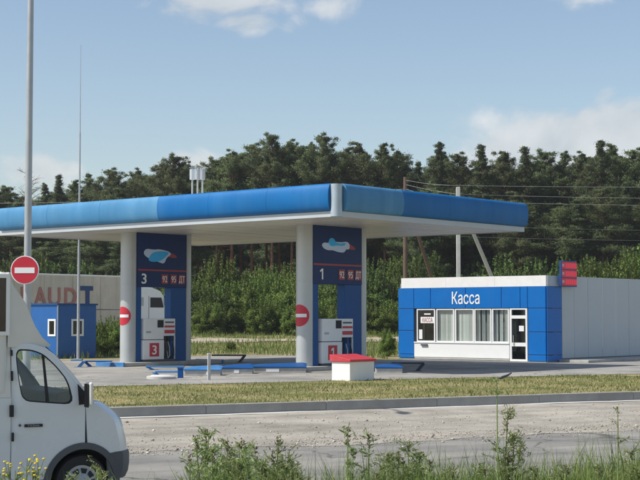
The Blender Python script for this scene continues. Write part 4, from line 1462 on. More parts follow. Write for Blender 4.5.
def round_pts(pts, it=1):
    """one Chaikin pass to soften corners"""
    for _ in range(it):
        q = []
        for i in range(len(pts)):
            a, b = pts[i], pts[(i + 1) % len(pts)]
            q += [(a[0] * .8 + b[0] * .2, a[1] * .8 + b[1] * .2), (a[0] * .2 + b[0] * .8, a[1] * .2 + b[1] * .8)]
        pts = q
    return pts


arch_c = vp(83.5, 484)
AR = 0.475
def arch(a0, a1, n, r=AR):
    return [(arch_c[0] + r * math.cos(R(a0 + (a1 - a0) * i / n)), arch_c[1] + r * math.sin(R(a0 + (a1 - a0) * i / n))) for i in range(n + 1)]


win = round_pts(vpoly([(16.3, 349), (33, 349.5), (45, 354), (58, 366.5), (69, 381), (74.5, 404.8), (45, 403), (22.4, 401.2), (18.6, 378)]), 2)
dx_f = vp(85.3, 420)[0]
xr = vp(12.3, 400)[0]
zt_ = vp(12, 344.5)[1]
zbot_ = 0.40
arch_rear_x = arch_c[0] - math.sqrt(max(0, AR ** 2 - (zbot_ - arch_c[1]) ** 2))
door_out = [(xr, zbot_), (xr, zt_)] + vpoly([(22, 343.6), (34, 344), (46, 347.5), (55, 354.5), (70, 371), (80.5, 384), (84.5, 392)]) + [(dx_f, vp(85, 400)[1])]
ac = [p for p in arch(100, 180, 12) if p[0] < dx_f - 0.01]
ang0 = math.degrees(math.acos(max(-1, min(1, (dx_f - arch_c[0]) / AR))))
ang1 = 180 - math.degrees(math.asin((zbot_ - arch_c[1]) / AR)) if abs(zbot_ - arch_c[1]) < AR else 180
door_out += arch(ang0, ang1, 14)
fender_top = vpoly([(86.2, 403), (94.2, 403.2), (101, 407.5), (107, 412.3), (112, 416.6), (115.7, 421), (118.4, 430), (121, 440.6), (123.2, 452)])
x_bs = vp(107.5, 453)[0]
fender = [(dx_f + 0.004, fender_top[0][1])] + fender_top + [vp(107.6, 453.6)] + [p for p in arch(math.degrees(math.asin(min(0.99, (vp(107, 453.6)[1] - arch_c[1]) / AR))), ang0, 10) if p[0] > dx_f + 0.004]

BAF = 0.035
for far in (0, 1):
    y0, inw = (0.0, 1) if not far else (2.0, -1)
    d = poly_mesh('door', door_out, win, BAF, VAN, van, y0, vdef, inward=inw)
    # dark window surround, glass, divider
    surr_in = [(c[0] + (p[0] - c[0]) * 0.955, c[1] + (p[1] - c[1]) * 0.945) for c in [(sum(p[0] for p in win) / len(win), sum(p[1] for p in win) / len(win))] for p in win]
    poly_mesh('window_seal', win, surr_in, 0.02, DARK, d, y0 + inw * 0.006, vdef, inward=inw)
    poly_mesh('window_glass', surr_in, None, 0.006, GLASS, d, y0 + inw * 0.016, vdef, inward=inw)
    poly_mesh('window_divider', vpoly([(43.5, 354), (45.5, 355), (49.6, 403), (46.8, 403)]), None, 0.02, DARK, d, y0 + inw * 0.004, vdef, inward=inw)
    poly_mesh('fender', fender, None, BAF, VAN, van, y0, vdef, inward=inw)
    # wheel-arch flare
    fl = arch(-8, 186, 26, AR + 0.015) + arch(186, -8, 26, AR - 0.062)
    poly_mesh('arch_flare', fl, None, 0.05, DARKP, van, y0 - inw * 0.012, vdef, inward=inw)
    # quarter mirror triangle
    poly_mesh('mirror_base', vpoly([(78, 384), (86, 393), (94, 403), (79, 405)]), None, 0.03, DARK, van, y0 - inw * 0.008, vdef, inward=inw)
    # rear side panel of the cab under the box
    poly_mesh('rear_panel', [(xr - 0.012, zbot_), (xr - 0.012, vp(12, 398)[1]), (-3.9, vp(12, 398)[1]), (-3.9, zbot_), (-3.35, zbot_)] + [(-2.9 + 0.45 * math.cos(R(a)), 0.33 + 0.45 * math.sin(R(a))) for a in range(170, 5, -15)] + [(-2.45, zbot_)], None, BAF, VAN, van, y0, vdef, inward=inw)
    poly_mesh('b_pillar', [(xr - 0.014, vp(12, 398)[1] + 0.003), (xr - 0.014, zt_ + 0.02), (xr - 0.30, zt_ + 0.02), (xr - 0.30, vp(12, 398)[1] + 0.003)], None, 0.04, VAN_BOX, van, y0 + inw * 0.003, vdef, inward=inw)
# handle, hinges, badge on the near door
for (a, b, c, e) in ((9.3, 13.4, 405, 417), (11.2, 13.6, 432.5, 441.5), (11.4, 13.4, 350, 356), (11.4, 13.4, 371, 381)):
    p, q = vp(a, e), vp(b, c)
    MB().box(p[0], q[0], -0.028, -0.001, p[1], q[1]).build('door_handle' if a < 10 else 'hinge', DARK, van, bevel=0.006, deform=vdef)
p, q = vp(24.5, 427.3), vp(42.5, 423.8)
bd = MB().box(p[0], q[0], -0.010, 0.002, p[1], q[1]).build('badge', DARK, van)
text_obj('badge_text', 'ГАЗель', (q[1] - p[1]) * 0.62, GALV, bd, ((p[0] + q[0]) / 2, -0.012, p[1] + 0.008), (R(90), 0, 0), extrude=0.001, sx=1.35)
p, q = vp(18.5, 427), vp(21.5, 424)
MB().lathe([(0.016, 0.004), (0.014, -0.006), (0.004, -0.007)], 12, ((p[0] + q[0]) / 2, 0, (p[1] + q[1]) / 2), axis='Y').build('lock', DARKP, van)
# door mirror
p, q = vp(83.2, 405), vp(87.2, 381.5)
MB().box(p[0], q[0], -0.24, -0.06, p[1], q[1]).build('mirror', VAN_BOX, van, bevel=0.025, segs=3)
MB().box(p[0] - 0.018, p[0] - 0.002, -0.22, -0.08, p[1] - 0.02, q[1] - 0.02).build('mirror', DARK, van, bevel=0.012)
MB().box(p[0] - 0.02, p[0] + 0.02, -0.07, 0.03, p[1] + 0.05, p[1] + 0.09).build('mirror_arm', DARK, van)
p, q = vp(83.2, 405), vp(87.2, 381.5)
MB().box(p[0], q[0], 2.06, 2.24, p[1], q[1]).build('mirror', CHROME, van, bevel=0.025)


def loft(name, m, prof, bulge, thick=None, crown=0.0, n=14, yin=0.0, pw=2.6, smooth_=True):
    vs, fs = [], []
    for (x, z) in prof:
        for k in range(n + 1):
            t = -1 + 2 * k / n
            # concentrate samples near the sides
            t = math.copysign(abs(t) ** 0.75, t)
            b = bulge * (1 - abs(t) ** pw)
            y = 1.0 + t * (1.0 - yin)
            X, Y_, Z = vdef(x, y, z)
            vs.append((X + b, Y_, Z + crown * (1 - t * t)))
    w = n + 1
    fs = [(j * w + k, j * w + k + 1, (j + 1) * w + k + 1, (j + 1) * w + k) for j in range(len(prof) - 1) for k in range(n)]
    return MB().add(vs, fs).build(name, m, van, smooth_=smooth_)


loft('bonnet', VAN, fender_top, 0.25, yin=0.004, pw=4.0)
loft('windscreen', GLASS, vpoly([(47, 347.6), (55, 354.5), (70, 371), (80.5, 384), (93, 402.6)]), 0.16, yin=0.05, crown=0.0)
loft('roof', VAN, [(xr, zt_)] + vpoly([(22, 343.6), (34, 344), (47, 347.6)]), 0.03, crown=0.07, yin=0.004)
bump = vpoly([(107.0, 453.8), (124, 451.6), (125.6, 455), (125.8, 465), (124.6, 473), (121.5, 479), (110, 480)])
loft('bumper', DARKP, vpoly([(115, 452.2), (124, 451.6), (125.6, 455), (125.8, 465), (124.6, 473), (121.5, 479)]), 0.24, yin=-0.006, pw=4.0)
for y0, inw in ((-0.006, 1), (2.006, -1)):
    poly_mesh('bumper_corner', bump, None, 0.03, DARKP, van, y0, vdef, inward=inw)
for y0, inw in ((0.0, 1), (2.0, -1)):
    poly_mesh('a_pillar', vpoly([(46, 346.9), (56, 354.6), (71, 371), (81.5, 384), (94, 402.8), (91, 403.5), (78.6, 386), (68, 372.8), (53.5, 356.4), (45, 349)]), None, 0.05, VAN if inw < 0 else VAN, van, y0 - inw * 0.004, vdef, inward=inw)
# windscreen rubber along the pillar
for y0, inw in ((0.05, 1), (1.95, -1)):
    poly_mesh('windscreen_seal', vpoly([(49, 347), (57.5, 354.6), (72.5, 371), (82.8, 384), (95.5, 403), (93.5, 403.2), (81, 384.5), (70.8, 371.6), (55.8, 354.9), (47.8, 347.3)]), None, 0.02, DARK, van, y0, vdef, inward=inw)
# box body behind the cab, with side window; fairing over the cab
bx1 = vp(9.4, 330)[0]; bz1 = vp(8.5, 271.5)[1]; bz0 = vp(10, 398)[1] + 0.004
bb = MB().box(-3.95, bx1, 0.0, 2.0, bz0, bz1).build('box_body', VAN_BOX, van, bevel=0.09, segs=4)
wx1 = vp(5.6, 300)[0]; wz1 = vp(4, 278)[1]; wz0 = vp(4, 331.5)[1]
for y0, inw in ((-0.012, 1), (2.012, -1)):
    poly_mesh('box_window', [(wx1, wz0), (wx1, wz1), (wx1 - 1.5, wz1), (wx1 - 1.5, wz0)], None, 0.011, VAN_WIN, van, y0, None, inward=inw)
    poly_mesh('window_frame', [(wx1 + 0.045, wz0 - 0.045), (wx1 + 0.045, wz1 + 0.045), (wx1 - 1.545, wz1 + 0.045), (wx1 - 1.545, wz0 - 0.045)],
              [(wx1 + .001, wz0 - .001), (wx1 + .001, wz1 + .001), (wx1 - 1.501, wz1 + .001), (wx1 - 1.501, wz0 - .001)], 0.022, WHITE_P, van, y0 - inw * 0.012, None, inward=inw)
# the side of the box that overlaps the cab corner
fpts = vpoly([(8.8, 272), (11.8, 282), (15.5, 288), (20.5, 294), (27, 303), (31.5, 314), (37.5, 327), (44.5, 337.5), (53, 345)])
n_ = 16
vs, fs = [], []
for j, (x, z) in enumerate(fpts):
    wd = 1.0 - 0.10 * j / (len(fpts) - 1)
    for k in range(n_ + 1):
        t = -1 + 2 * k / n_
        t = math.copysign(abs(t) ** 0.55, t)
        b = 0.035 * (1 - abs(t) ** 3)
        vs.append((x + b, 1.0 + t * wd, z))
w_ = n_ + 1
fs = [(j * w_ + k, j * w_ + k + 1, (j + 1) * w_ + k + 1, (j + 1) * w_ + k) for j in range(len(fpts) - 1) for k in range(n_)]
# side skirts of the fairing down to the roof line
zl_ = vp(30, 344.5)[1]
for sgn in (0, 1):
    o0 = len(vs)
    for j, (x, z) in enumerate(fpts):
        wd = 1.0 - 0.10 * j / (len(fpts) - 1)
        y = 1.0 - wd if sgn == 0 else 1.0 + wd
        vs.append((x, y, z)); vs.append((fpts[0][0] if False else min(x, fpts[-1][0]) , y + (0.02 if sgn == 0 else -0.02), zl_ - 0.03))
    for j in range(len(fpts) - 1):
        fs.append((o0 + 2 * j, o0 + 2 * j + 1, o0 + 2 * j + 3, o0 + 2 * j + 2))
MB().add(vs, fs).build('roof_fairing', VAN_BOX, van, smooth_=True)


def van_wheel(x, y, s):
    r = 0.335
    sg = 1 if s > 0 else -1
    def P(rr, off): return (rr, off * sg)
    t_ = MB().lathe([P(r * 0.60, 0.02), P(r * 0.66, 0.0), P(r * 0.94, 0.0), P(r, 0.03), P(r, 0.17), P(r * 0.94, 0.2), P(r * 0.6, 0.2)], 32, (x, y, r), axis='Y').build('wheel', DARK, van, smooth_=True)
    MB().lathe([P(r * 0.62, 0.015), P(r * 0.56, 0.03), P(r * 0.50, 0.012), P(r * 0.30, 0.0), P(r * 0.22, -0.012), P(0.01, -0.014)], 28, (x, y, r), axis='Y').build('hubcap', GALV, t_, smooth_=True)
    for k in range(9):
        a = 2 * math.pi * k / 9
        ca, sa = math.cos(a), math.sin(a)
        m = MB()
        pts = [(r * 0.33, -0.028), (r * 0.50, -0.038), (r * 0.50, 0.038), (r * 0.33, 0.028)]
        vs = [(x + u * ca - v * sa, y - 0.004 * sg, r + u * sa + v * ca) for u, v in pts] + [(x + u * ca - v * sa, y + 0.012 * sg, r + u * sa + v * ca) for u, v in pts]
        m.add(vs, [(0, 1, 2, 3), (7, 6, 5, 4), (0, 4, 5, 1), (1, 5, 6, 2), (2, 6, 7, 3), (3, 7, 4, 0)]).build('slot', DARK, t_)


van_wheel(arch_c[0], 0.06, 1); van_wheel(arch_c[0], 1.94, -1); van_wheel(-2.9, 0.06, 1); van_wheel(-2.9, 1.94, -1)
# wheel housings, floor, interior
MB().box(arch_c[0] - 0.47, arch_c[0] + 0.45, 0.30, 1.70, 0.30, 0.98).build('wheel_housing', DARK, van)
MB().box(-3.85, arch_c[0] - 0.48, 0.12, 1.88, 0.34, 0.62).build('floor', DARK, van)
MB().box(xr + 0.002, xr + 0.03, 0.10, 1.90, 0.62, 1.93).build('bulkhead', INT_DARK, van)
poly_mesh('door_lining', [p for p in door_out if p[1] > 0.0], win, 0.006, INT_DARK, van, 1.955, vdef, inward=-1)
MB().prism_y([(-0.28, 0.8), (0.05, 0.8), (0.10, 1.28), (-0.05, 1.44), (-0.28, 1.40)], 0.09, 1.91).build('dashboard', DARK, van, bevel=0.03)
for y in (0.2, 0.75, 1.35):
    MB().prism_y([(-0.72, 0.62), (-0.40, 0.62), (-0.36, 0.82), (-0.62, 0.86), (-0.74, 1.50), (-0.84, 1.54), (-0.80, 0.85)], y, y + 0.46).build('seat', DARK, van, bevel=0.03)
sw = []
for k in range(20):
    a = 2 * math.pi * k / 20
    sw.append(Vector((-0.36 - 0.10 * math.sin(a), 1.5 + 0.20 * math.cos(a), 1.30 + 0.17 * math.sin(a))))
MB().path(sw + [sw[0]], [0.016] * 21, 6).build('steering_wheel', DARK, van, smooth_=True)
MB().tube((-0.12, 1.5, 1.2), (-0.36, 1.5, 1.30), 0.03, n=8).build('steering_column', DARK, van)
for y in (0.45, 1.55):
    c = vdef(fender_top[6][0], y, 0.84)
    MB().lathe([(0.02, 0.05), (0.12, 0.04), (0.13, 0.0), (0.10, -0.03)], 16, (0, 0, 0), axis='Y').build('headlamp', CHROME, van, loc=(c[0] + 0.10, c[1], c[2]), rot=(0, 0, R(90 if y < 1 else 90)))


# ================================================================== TREES
def rand_tris(centres, size_l, size_w, up_bias=0.0, spread_dirs=None):
    """one thin triangle/leaf per centre, random orientation"""
    n = len(centres)
    d = rng.normal(size=(n, 3))
    if spread_dirs is not None:
        d = d * 0.75 + spread_dirs
    d[:, 2] += up_bias
    d /= np.linalg.norm(d, axis=1, keepdims=True) + 1e-9
    e = np.cross(d, rng.normal(size=(n, 3)))
    e /= np.linalg.norm(e, axis=1, keepdims=True) + 1e-9
    l = size_l * rng.uniform(0.6, 1.35, (n, 1)); w = size_w * rng.uniform(0.6, 1.35, (n, 1))
    a = centres - d * l * 0.5
    return a, d, e, l, w


def leaf_quads(centres, size_l, size_w, up_bias=0.0, spread_dirs=None, nrm=None):
    """rhombic leaves; nrm gives each leaf the shading direction of its clump"""
    a, d, e, l, w = rand_tris(centres, size_l, size_w, up_bias, spread_dirs)
    n = len(centres)
    if nrm is not None:
        gn = np.cross(d, e)
        flip = (np.einsum('ij,ij->i', gn, nrm) > 0)[:, None]
        e = np.where(flip, -e, e)
    v = np.stack([a, a + d * l * 0.5 + e * w * 0.5, a + d * l, a + d * l * 0.5 - e * w * 0.5], 1).reshape(-1, 3)
    f = np.arange(4 * n).reshape(n, 4)
    return v, f


def unit(a):
    return a / (np.linalg.norm(a, axis=1, keepdims=True) + 1e-9)


def tube_np(mb, pts, rads, n=7):
    mb.path(pts, rads, n)


def make_pine(H, R0, base_frac, leafm, name, density=1.0, lean=0.0, top='round'):
    root = empty(name, (0, 0, 0))
    tr = MB()
    pts, rads = [], []
    bx, by = random.uniform(-.02, .02), random.uniform(-.02, .02)
    for i in range(8):
        t = i / 7
        pts.append(Vector((lean * t * t * H + bx * H * math.sin(t * 4), by * H * math.sin(t * 3.3), t * H * 0.97)))
        rads.append(0.165 * (1 - t) ** 0.8 + 0.02)
    tube_np(tr, pts, rads, 9)

    def axis(t):
        k = min(6, int(t * 7)); u = t * 7 - k
        return pts[k].lerp(pts[k + 1], u)
    C, S, N = [], [], []
    nbr = int(66 * density)
    gap_a, gap_t = random.uniform(0, 6.28), random.uniform(0.3, 0.8)
    for b in range(nbr):
        t = base_frac + (0.99 - base_frac) * (b + random.random()) / nbr
        rel = (t - base_frac) / (1 - base_frac)
        if top == 'round':
            prof = (0.62 + 0.38 * math.sin(rel * 2.4 + 0.5)) * (1 - (max(0, rel - 0.30) / 0.70) ** 2.1 * 0.93)
        else:
            prof = (1.0 - rel * 0.985) ** 0.8 * (0.88 + 0.26 * math.sin(rel * 24 + R0))
        Lb = max(0.10, R0 * prof * (random.uniform(0.40, 1.1) if random.random() < 0.75 or rel > 0.7 else random.uniform(1.1, 1.55)))
        a = b * 2.4 + random.uniform(-.5, .5)
        if abs(rel - gap_t) < 0.10 and math.cos(a - gap_a) > 0.2: Lb *= 0.45
        o = axis(t)
        rise = random.uniform(-0.12, 0.42) + 0.75 * rel * rel
        e = o + Vector((math.cos(a) * Lb, math.sin(a) * Lb, Lb * rise))
        m = o.lerp(e, 0.55) + Vector((0, 0, -0.06 * Lb))
        r0 = 0.045 * (1 - rel) + 0.018
        tr.tube(o, m, r0, r0 * 0.6, 5, caps=False); tr.tube(m, e, r0 * 0.6, 0.008, 5, caps=False)
        ncl = max(2, int(Lb * 2.7))
        for c in range(ncl):
            u = 0.30 + 0.72 * (c + random.random() * 0.9) / ncl
            p = (o.lerp(m, u / 0.55) if u < 0.55 else m.lerp(e, (u - 0.55) / 0.45))
            rc = random.uniform(0.26, 0.52) * (0.8 + 0.12 * R0) * (1 - 0.70 * rel * rel)
            q = int(random.uniform(130, 210) * (1 - 0.45 * rel * rel))
            off = rng.normal(size=(q, 3)) * np.array([rc, rc, rc * 0.62]) * 0.60
            cc_ = np.array([p.x, p.y, p.z + 0.08]) + off + np.array([*(np.array([random.uniform(-.3, .3), random.uniform(-.3, .3)]) * (1 - 0.75 * rel)), random.uniform(-.05, .30)])
            C.append(cc_); S.append(off / (rc + 1e-6) * 0.5 + np.array([math.cos(a) * .35, math.sin(a) * .35, 0.45]))
            N.append(off / (np.linalg.norm(off, axis=1, keepdims=True) + 1e-6) * np.array([.6, .6, .8]) + np.array([math.cos(a) * .7, math.sin(a) * .7, 0.35]) + rng.normal(size=(q, 3)) * 0.35)
    # leader tuft
    q = 90
    off = rng.normal(size=(q, 3)) * np.array([0.08, 0.08, 0.24]) + np.array([0, 0, -0.10])
    tp_ = axis(0.985)
    C.append(np.array([tp_.x, tp_.y, tp_.z]) + off); S.append(off + np.array([0, 0, .8])); N.append(off * np.array([4, 4, 1]) + np.array([0, 0, .4]))
    # a few dead stubs low on the trunk
    for k in range(7):
        t = random.uniform(0.12, base_frac)
        o = axis(t); a = random.uniform(0, 6.28); L_ = random.uniform(0.4, 1.4)
        tr.tube(o, o + Vector((math.cos(a) * L_, math.sin(a) * L_, random.uniform(-.2, .2))), 0.02, 0.006, 4, caps=False)
    tr.build('trunk', BARK, root, smooth_=True)
    V, Fq = leaf_quads(np.concatenate(C), 0.22, 0.048, 0.15, np.concatenate(S), (NN := unit(np.concatenate(N))))
    me = np_mesh('crown', V, Fq, leafm, np.repeat(NN, 4, axis=0))
    link_mesh('crown', me, root)
    return root


protos = [make_pine(16, 2.6, 0.46, PINE1, 'pine_tree', 1.15, 0.01),
          make_pine(16, 2.3, 0.30, PINE2, 'pine_tree', 1.15, -0.008, 'cone'),
          make_pine(16, 2.8, 0.52, PINE1, 'pine_tree', 1.1, 0.0),
          make_pine(16, 2.1, 0.24, PINE2, 'pine_tree', 1.2, 0.006, 'cone'),
          make_pine(16, 2.7, 0.56, PINE1, 'pine_tree', 1.05, -0.012),
          make_pine(16, 2.5, 0.18, PINE2, 'pine_tree', 1.3, 0.0)]
used = [False] * len(protos)


def place_tree(i, x, y, H, wid, label, group):
    s = H / 16.0
    o = protos[i] if not used[i] else copy_tree(protos[i])
    used[i] = True
    o.location = (x, y, ground_z(x, y) - 0.05)
    o.rotation_euler = (0, 0, random.uniform(0, 6.28))
    o.scale = (s * wid, s * wid, s)
    tag(o, label, 'tree', group)


ZONES = [(20, 'beyond the van'), (62, 'beyond the lamp post'), (110, 'beyond the lightning mast'), (160, 'beyond the lorry'), (215, 'beyond the vent pipes'), (250, 'beyond the dark plank'), (300, 'beyond the gap between the pumps'),
         (395, 'beyond the numbered 1 portal'), (440, 'beyond the wooden utility pole'), (500, 'beyond the concrete utility pole'), (560, 'beyond the cashier building'), (605, 'beyond the red price board'), (9999, 'beyond the grey side wall')]
SHAPES = ['round crowned', 'narrow pointed', 'broad spreading', 'slender pointed', 'high crowned', 'low branched']


def zone(px):
    return next(z for lim, z in ZONES if px < lim)


# skyline pines: (px, top py, depth, prototype, width)
SKY = [(-14, 180, 138, 0, 1.0), (6, 184, 140, 2, 1.0), (46, 181, 140, 5, .9), (57, 171, 136, 3, 1.0), (74, 177, 140, 0, .95), (91, 169.5, 136, 3, .95), (112, 167, 132, 2, 1.05), (138, 167, 134, 4, 1.0),
       (160, 160, 128, 0, .95), (176, 152.5, 126, 2, 1.0), (216, 156, 126, 5, .95), (234, 148, 124, 0, 1.1), (252, 142, 126, 2, 1.0), (272, 131, 122, 0, 1.15), (290, 137, 123, 2, 1.1),
       (324, 132, 122, 4, 1.0), (345, 144, 125, 5, 1.0), (361, 138, 122, 3, 1.1), (383, 140, 122, 0, 1.0), (398, 147, 125, 2, 1.0), (418, 157, 124, 3, 1.0), (439, 138.5, 120, 1, 1.05), (457, 151, 124, 2, 1.0),
       (484, 139.5, 120, 3, 1.1), (505, 147, 122, 0, 1.0), (524, 143, 121, 1, 1.15), (545, 148, 123, 2, 1.1), (564, 149, 124, 5, 1.1), (582, 150, 123, 4, 1.0), (601, 136.5, 119, 1, 1.15), (616, 140, 121, 0, 1.0), (634, 147, 121, 2, 1.1),
       (655, 142, 120, 1, 1.0), (678, 146, 122, 0, 1.0), (-40, 178, 136, 1, 1.0), (-66, 172, 136, 2, 1.0)]
for px, ty, Y, i, wd in SKY:
    if 195 < px < 405: i = (2, 0, 4, 0)[int(px) % 4]; wd *= random.uniform(0.8, 1.15)
    p = at_depth(px, ty, Y)
    H = p.z - ground_z(p.x, Y)
    place_tree(i, p.x, Y, H, wd * 16 / H * 0.98 if H > 1 else wd, 'tall %s skyline pine %s' % (SHAPES[i], zone(px)), 'skyline pines of the wood')
# the wood behind: rows of lower tops filling the gaps
sk = sorted((p[0], p[1]) for p in SKY)


def skyline(px):
    for a, b in zip(sk, sk[1:]):
        if a[0] <= px <= b[0]:
            t = (px - a[0]) / max(1e-6, b[0] - a[0])
            return a[1] + (b[1] - a[1]) * t
    return 160


k = 0
for row, (Y0, drop, stepx) in enumerate(((116, 30, 21), (131, 13, 19), (143, 10, 17), (158, 12, 17), (172, 14, 19))):
    px = -70 + row * 7
    while px < 700:
        q = px + random.uniform(-6, 6)
        Y = Y0 + random.uniform(-3.5, 3.5) + (10 if q < 110 and row == 0 else 0)
        ty = skyline(q) + drop + random.uniform(-4, 16)
        pi_ = (k * 5 + row) % 6
        if 195 < q < 405:
            pi_ = (2, 4)[k % 2] if row == 1 else (5, 3)[k % 2]
            if row == 0:
                px += stepx; continue
        if row == 0:
            ty += random.uniform(0, 34)
        if 196 <= q <= 206: ty += 14
        if 12 <= q <= 44: ty += 6
        p = at_depth(q, ty, Y)
        H = p.z - ground_z(p.x, Y)
        place_tree(pi_, p.x, Y, H, 16 / H * random.uniform(0.85, 1.15), ('shorter %s pine at the edge of the wood %s' if row == 0 else 'dark %s pine deep in the wood %s') % (SHAPES[pi_], zone(q)),
                   ('front edge pines of the wood' if row == 0 else 'pines deep in the wood'))
        k += 1
        px += stepx


# bare reddish tree at the left
def bare_tree():
    p = at_depth(31, 172, 131)
    z = ground_z(p.x, 131)
    H = p.z - z
    root = empty('bare_tree', (p.x, 131, z), 0, 'leafless reddish tree beyond the lamp post', 'tree')
    tr, tw = MB(), MB()
    pts = [Vector((0.15 * math.sin(i), 0.1 * math.cos(i * 1.4), H * i / 7)) for i in range(8)]
    tr.path(pts, [0.16 * (1 - i / 7) + 0.02 for i in range(8)], 8)
    for b in range(60):
        t = random.uniform(0.35, 1.0)
        kk = min(6, int(t * 7)); o = pts[kk].lerp(pts[kk + 1], t * 7 - kk)
        a = random.uniform(0, 6.28); L_ = random.uniform(0.8, 2.2) * (1.15 - 0.5 * t)
        e = o + Vector((math.cos(a) * L_, math.sin(a) * L_, L_ * random.uniform(0.2, 0.7)))
        tw.tube(o, e, 0.03, 0.012, 5, caps=False)
        for q in range(6):
            s = o.lerp(e, random.uniform(0.3, 1)); a2 = random.uniform(0, 6.28); l2 = random.uniform(0.3, 0.8)
            tw.tube(s, s + Vector((math.cos(a2) * l2, math.sin(a2) * l2, random.uniform(-.1, .5))), 0.014, 0.006, 4, caps=False)
    tr.build('trunk', DEADW, root, smooth_=True); tw.build('crown', DEADW, root)


bare_tree()


# ================================================================== BUSHES
def make_bush(w, h, leafm, name, n=13000, ls=0.17, lw=0.085):
    root = empty(name, (0, 0, 0))
    st = MB()
    C, S, N = [], [], []
    nl = 46
    lobes = []
    for k in range(nl):
        a = random.uniform(0, 6.28); r = w * 0.5 * math.sqrt(random.random()) * 0.85
        zc = h * random.uniform(0.12, 0.86) * (1 - 0.30 * (r / (w * .5)) ** 2)
        lobes.append((r * math.cos(a), r * math.sin(a) * 0.75, zc, w * random.uniform(0.07, 0.15), h * random.uniform(0.06, 0.12)))
    for k, (x, y, z, rw, rh) in enumerate(lobes):
        b = Vector((x * 0.25, y * 0.25, 0)); m = Vector((x * 0.6, y * 0.6, z * 0.55)); e = Vector((x, y, z + rh * 0.5))
        st.path([b, m, e], [0.05, 0.03, 0.008], 5)
        q = n // nl
        d = rng.normal(size=(q, 3)); d /= np.linalg.norm(d, axis=1, keepdims=True)
        rad = rng.uniform(0.25, 1.5, (q, 1)) ** 0.8
        off = d * rad * np.array([rw, rw, rh])
        C.append(np.array([x, y, z]) + off); S.append(d * 0.6 + np.array([0, 0, .25])); N.append(d + np.array([0, 0, .25]) + rng.normal(size=(q, 3)) * 0.35)
    for k in range(26):      # upright shoots break the outline
        a = random.uniform(0, 6.28); r = w * 0.42 * math.sqrt(random.random())
        x, y = r * math.cos(a), r * math.sin(a) * 0.75
        z0, z1 = h * random.uniform(0.55, 0.75), h * random.uniform(0.86, 1.12)
        st.tube((x * .8, y * .8, z0), (x, y, z1), 0.012, 0.004, 4, caps=False)
        u = rng.uniform(0, 1, (70, 1))
        off = rng.normal(size=(70, 3)) * np.array([0.11, 0.11, 0.05]) * (1.3 - u)
        C.append(np.array([x * .8, y * .8, z0]) * (1 - u) + np.array([x, y, z1]) * u + off); S.append(off * 4 + np.array([0, 0, .5])); N.append(unit(off) + np.array([0, 0, .4]))
    Cc = np.concatenate(C); Ss = np.concatenate(S)
    ok = Cc[:, 2] > 0.05
    st.build('stems', BARK_D, root)
    V, Fq = leaf_quads(Cc[ok], ls, lw, 0.1, Ss[ok], (NN := unit(np.concatenate(N))[ok]))
    link_mesh('foliage', np_mesh('foliage', V, Fq, leafm, np.repeat(NN, 4, axis=0)), root)
    return root


bprot = [make_bush(4.0, 4.0, BUSH1, 'leafy_bush'), make_bush(3.6, 4.0, BUSH1, 'leafy_bush'), make_bush(4.2, 4.0, BUSH2, 'leafy_bush'), make_bush(3.8, 4.0, BUSH2, 'leafy_bush')]
bused = [False] * 4


ZONED = ('undergrowth along the wood', 'bushes behind the pumps')


def place_bush(i, px, ty, Y, wid, label, group):
    p = at_depth(px, ty, Y)
    z = ground_z(p.x, Y)
    H = max(0.5, p.z - z)
    o = bprot[i] if not bused[i] else copy_tree(bprot[i])
    bused[i] = True
    o.location = (p.x, Y, z - 0.05); o.rotation_euler = (0, 0, random.uniform(0, 6.28))
    o.scale = (wid, wid, H / 4.0)
    tag(o, label + (' ' + zone(px) if group in ZONED else ''), 'bush', group)


lab, grp = 'leafy green bush in the middle of the hedge row', 'bushes behind the pumps'
for px in range(186, 412, 13):
    place_bush(random.choice((0, 1, 0, 2)), px + random.uniform(-4, 4), 281 + random.uniform(-9, 14), 105 + random.uniform(-1.5, 2), random.uniform(0.72, 0.95), lab, grp)
lab = 'tall leafy bush at the back of the hedge row'
for px in range(190, 412, 17):
    place_bush(random.choice((2, 0, 1)), px + random.uniform(-4, 4), 272 + random.uniform(-12, 9), 109 + random.uniform(-1.0, 2), random.uniform(0.8, 1.0), lab, grp)
lab = 'low leafy bush at the front of the hedge row'
for px in range(200, 408, 15):
    place_bush(random.choice((0, 1)), px + random.uniform(-4, 4), 302 + random.uniform(-6, 10), 102 + random.uniform(-1.0, 1), random.uniform(0.5, 0.7), lab, grp)
lab, grp = 'dark undergrowth bush at the foot of the pines', 'undergrowth along the wood'
for px in list(range(-20, 190, 20)) + list(range(412, 700, 17)):
    place_bush(random.choice((2, 3)), px + random.uniform(-5, 5), 268 + random.uniform(-10, 12), 113 + random.uniform(-2, 2), random.uniform(0.9, 1.3), lab, grp)
lab, grp = 'bright leafy bush showing over the grey side wall', 'bushes behind the cashier building'
for px, ty in ((583, 269), (597, 264), (612, 266), (628, 260), (642, 252), (655, 258)):
    place_bush(random.choice((0, 1)), px, ty, 92 + random.uniform(-2, 2), random.uniform(0.75, 0.95), lab, grp)
for px, ty in ((528, 268), (542, 264), (512, 272)):
    place_bush(3, px, ty, 98, 0.9, 'darker leafy bush behind the white parapet', 'dark bushes behind the parapet')
for px, ty, Y, s in ((100, 323, 76, 0.33), (110, 318, 77, 0.42), (118, 322, 76, 0.36), (93, 333, 74.5, 0.28), (126, 330, 76, 0.3), (107, 338, 73, 0.25)):
    place_bush(random.choice((0, 1)), px, ty, Y, s, 'low weedy bush between the blue kiosk and the column', 'weedy bushes by the kiosk')
place_bush(1, 231, 341, 79.5, 0.2, 'small lone bush in the meadow behind the dark plank', None)
place_bush(0, 387, 330, 73, 0.28, 'low bush beside the blue corner of the cashier building', None)


